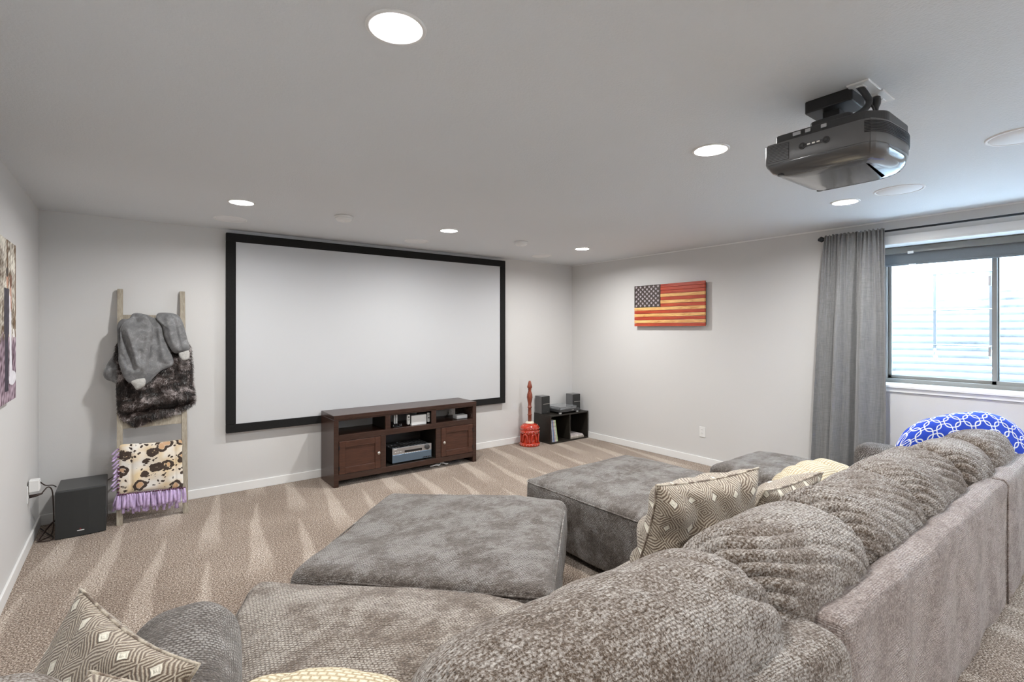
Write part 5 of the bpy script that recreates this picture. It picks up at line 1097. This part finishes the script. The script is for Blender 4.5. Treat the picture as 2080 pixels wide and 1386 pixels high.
# --- ottomans
def ottoman(name, c, h, rot, lab, seed, lines):
    r = root(name, (c[0], c[1], 0), lab, 'ottoman', 'large square ottomans')
    g, uv = softbox((c[0], c[1], 0.245), (h[0], h[1], 0.205), 0.045, 0.02, rot, crown_fn(0.028, seed, 0.006, creases(lines), 0.012)); obj('upholstery', g, 'ottoman', r, smooth=True, uv=uv, fixn=False)
    pts = []; cs, sn = math.cos(rot), math.sin(rot)
    for x, y in round_poly([(-h[0], -h[1]), (h[0], -h[1]), (h[0], h[1]), (-h[0], h[1])], 0.06, 6): pts.append((c[0] + (x * cs - y * sn) * 1.003, c[1] + (x * sn + y * cs) * 1.003, 0.425))
    pts.append(pts[0]); pts.append(pts[1])
    obj('piping', B().tube(pts, 0.0045, 8), 'ottoman', r, smooth=True)
    for sx in (-1, 1):
        for sy in (-1, 1):
            x, y = sx * (h[0] - 0.09), sy * (h[1] - 0.09); px, py = c[0] + x * cs - y * sn, c[1] + x * sn + y * cs
            obj('foot', B().lathe([(0.022, 0), (0.028, 0.045)], (px, py, 0), 16), 'blackwood', r)
    return r
rr = random.Random(3)
l1 = [(rr.uniform(-.4, .3), rr.uniform(-.5, .5), 0, 0, 0.018, rr.choice((-0.006, 0.005))) for _ in range(16)]
l1 = [(x, y, x + rr.uniform(0.15, 0.35), y + rr.uniform(0.10, 0.30), w_, a) for x, y, _, _, w_, a in l1]
ottoman('ottoman', (1.365, 2.325), (0.575, 0.565), math.radians(-46), 'square grey ottoman standing at an angle in the middle of the room', 31, l1)
l2 = []
for k in range(9):
    a = k * 0.70 + 0.2; l2.append((0.12 + 0.03 * math.cos(a), 0.16 + 0.03 * math.sin(a), 0.12 + rr.uniform(0.18, 0.34) * math.cos(a), 0.16 + rr.uniform(0.18, 0.34) * math.sin(a), 0.022, -0.011 if k % 2 else 0.008))
l2.append((0.12, 0.16, 0.125, 0.165, 0.07, -0.02))
ottoman('ottoman', (2.845, 2.255), (0.565, 0.585), math.radians(1.5), 'square grey ottoman with a puckered centre, right of the angled ottoman', 37, l2)
# --- scatter cushions and throws
def pillow_obj(name, lab, mat, c, w_, h_, t_, R, seed, folds=0.008, dent=0.0, loc=None, uvs=1.0, group=None, welt=None):
    r = root(name, loc or (c[0], c[1], c[2] - h_ / 2), lab, 'cushion', group)
    g, uv = pillow(c, w_, h_, t_, R, seed, folds=folds, dent=dent, uvs=uvs); obj('cover', g, mat, r, smooth=True, uv=uv, fixn=False)
    P = np.array(g[0]).reshape(2, 56, 56, 3)[0]; ed = list(P[:, 0]) + list(P[-1, :]) + list(P[::-1, -1]) + list(P[0, ::-1])
    obj('seam', B().tube([tuple(p) for p in ed[::2]], 0.0045, 6), welt or mat, r, smooth=True)
    return r
PG = 'brown and cream diamond cushions'
pillow_obj('scatter_cushion', 'brown and cream diamond-weave cushion standing on the sofa seat beyond the angled corner', 'diamond', (1.86, 1.19, 0.69), 0.58, 0.50, 0.25, basis((1, -0.22, -0.03), (-0.08, -0.25, 0.95)), 3, 0.040, 0.0, (1.87, 1.2, 0.47), group=PG)
pillow_obj('scatter_cushion', 'brown and cream patterned cushion half hidden beside the cream throw on the sofa', 'diamond', (2.50, 1.20, 0.64), 0.50, 0.42, 0.18, basis((1, -0.1, 0.0), (0.0, -0.6, 0.8)), 5, 0.014, 0.0, (2.52, 1.2, 0.47), group=PG)
pillow_obj('scatter_cushion', 'brown and cream diamond-weave cushion leaning on the sofa arm at the lower left', 'diamond', (-0.10, 1.62, 0.545), 0.56, 0.46, 0.17, basis((0.45, -0.88, -0.10), (0.30, 0.27, 0.75)), 8, 0.010, 0.0, (0, 1.5, 0.6), group=PG)
pillow_obj('scatter_cushion', 'brown and cream diamond-weave cushion lowest in the picture, next to the cream throw', 'diamond', (0.0, 1.17, 0.665), 0.42, 0.36, 0.17, basis((0.75, -0.6, -0.05), (0.45, 0.6, 0.55)), 12, 0.010, 0.0, (0, 1.1, 0.5), group=PG)
def heap(name, lab, c, h, seed, mat='knit', amp=0.03, yaw=0.0):
    r = root(name, (c[0], c[1], c[2] - h[2]), lab, 'blanket')
    g, uv = cushion(c, h, pu=2.5, ev=0.9, nf=5, amp=amp, shear=0.9, seed=seed, nu=90, nv=90, seam=False, puff=0.022, yaw=yaw)
    obj('knit', g, mat, r, smooth=True, uv=uv, fixn=False); return r
heap('cream_throw', 'cream chunky knit throw heaped on the sofa seat behind the diamond cushions', (3.08, 1.24, 0.585), (0.52, 0.17, 0.155), 4, amp=0.013)
heap('cream_throw', 'cream chunky knit throw at the very bottom edge of the picture', (0.31, 1.20, 0.575), (0.27, 0.14, 0.09), 6, amp=0.007, yaw=-0.6)
bl = root('scatter_cushion', (4.22, 1.02, 0.5), 'royal blue cushion with a white lattice pattern by the window', 'cushion')
g, uv = cushion((4.42, 0.86, 0.675), (0.47, 0.10, 0.285), pu=2.3, ev=1.0, nf=3, amp=0.004, shear=0.4, seed=15, nu=90, nv=90, seam=False, yaw=-0.55, tilt=0.12)
obj('cover', g, 'lattice', bl, smooth=True, uv=uv, fixn=False)
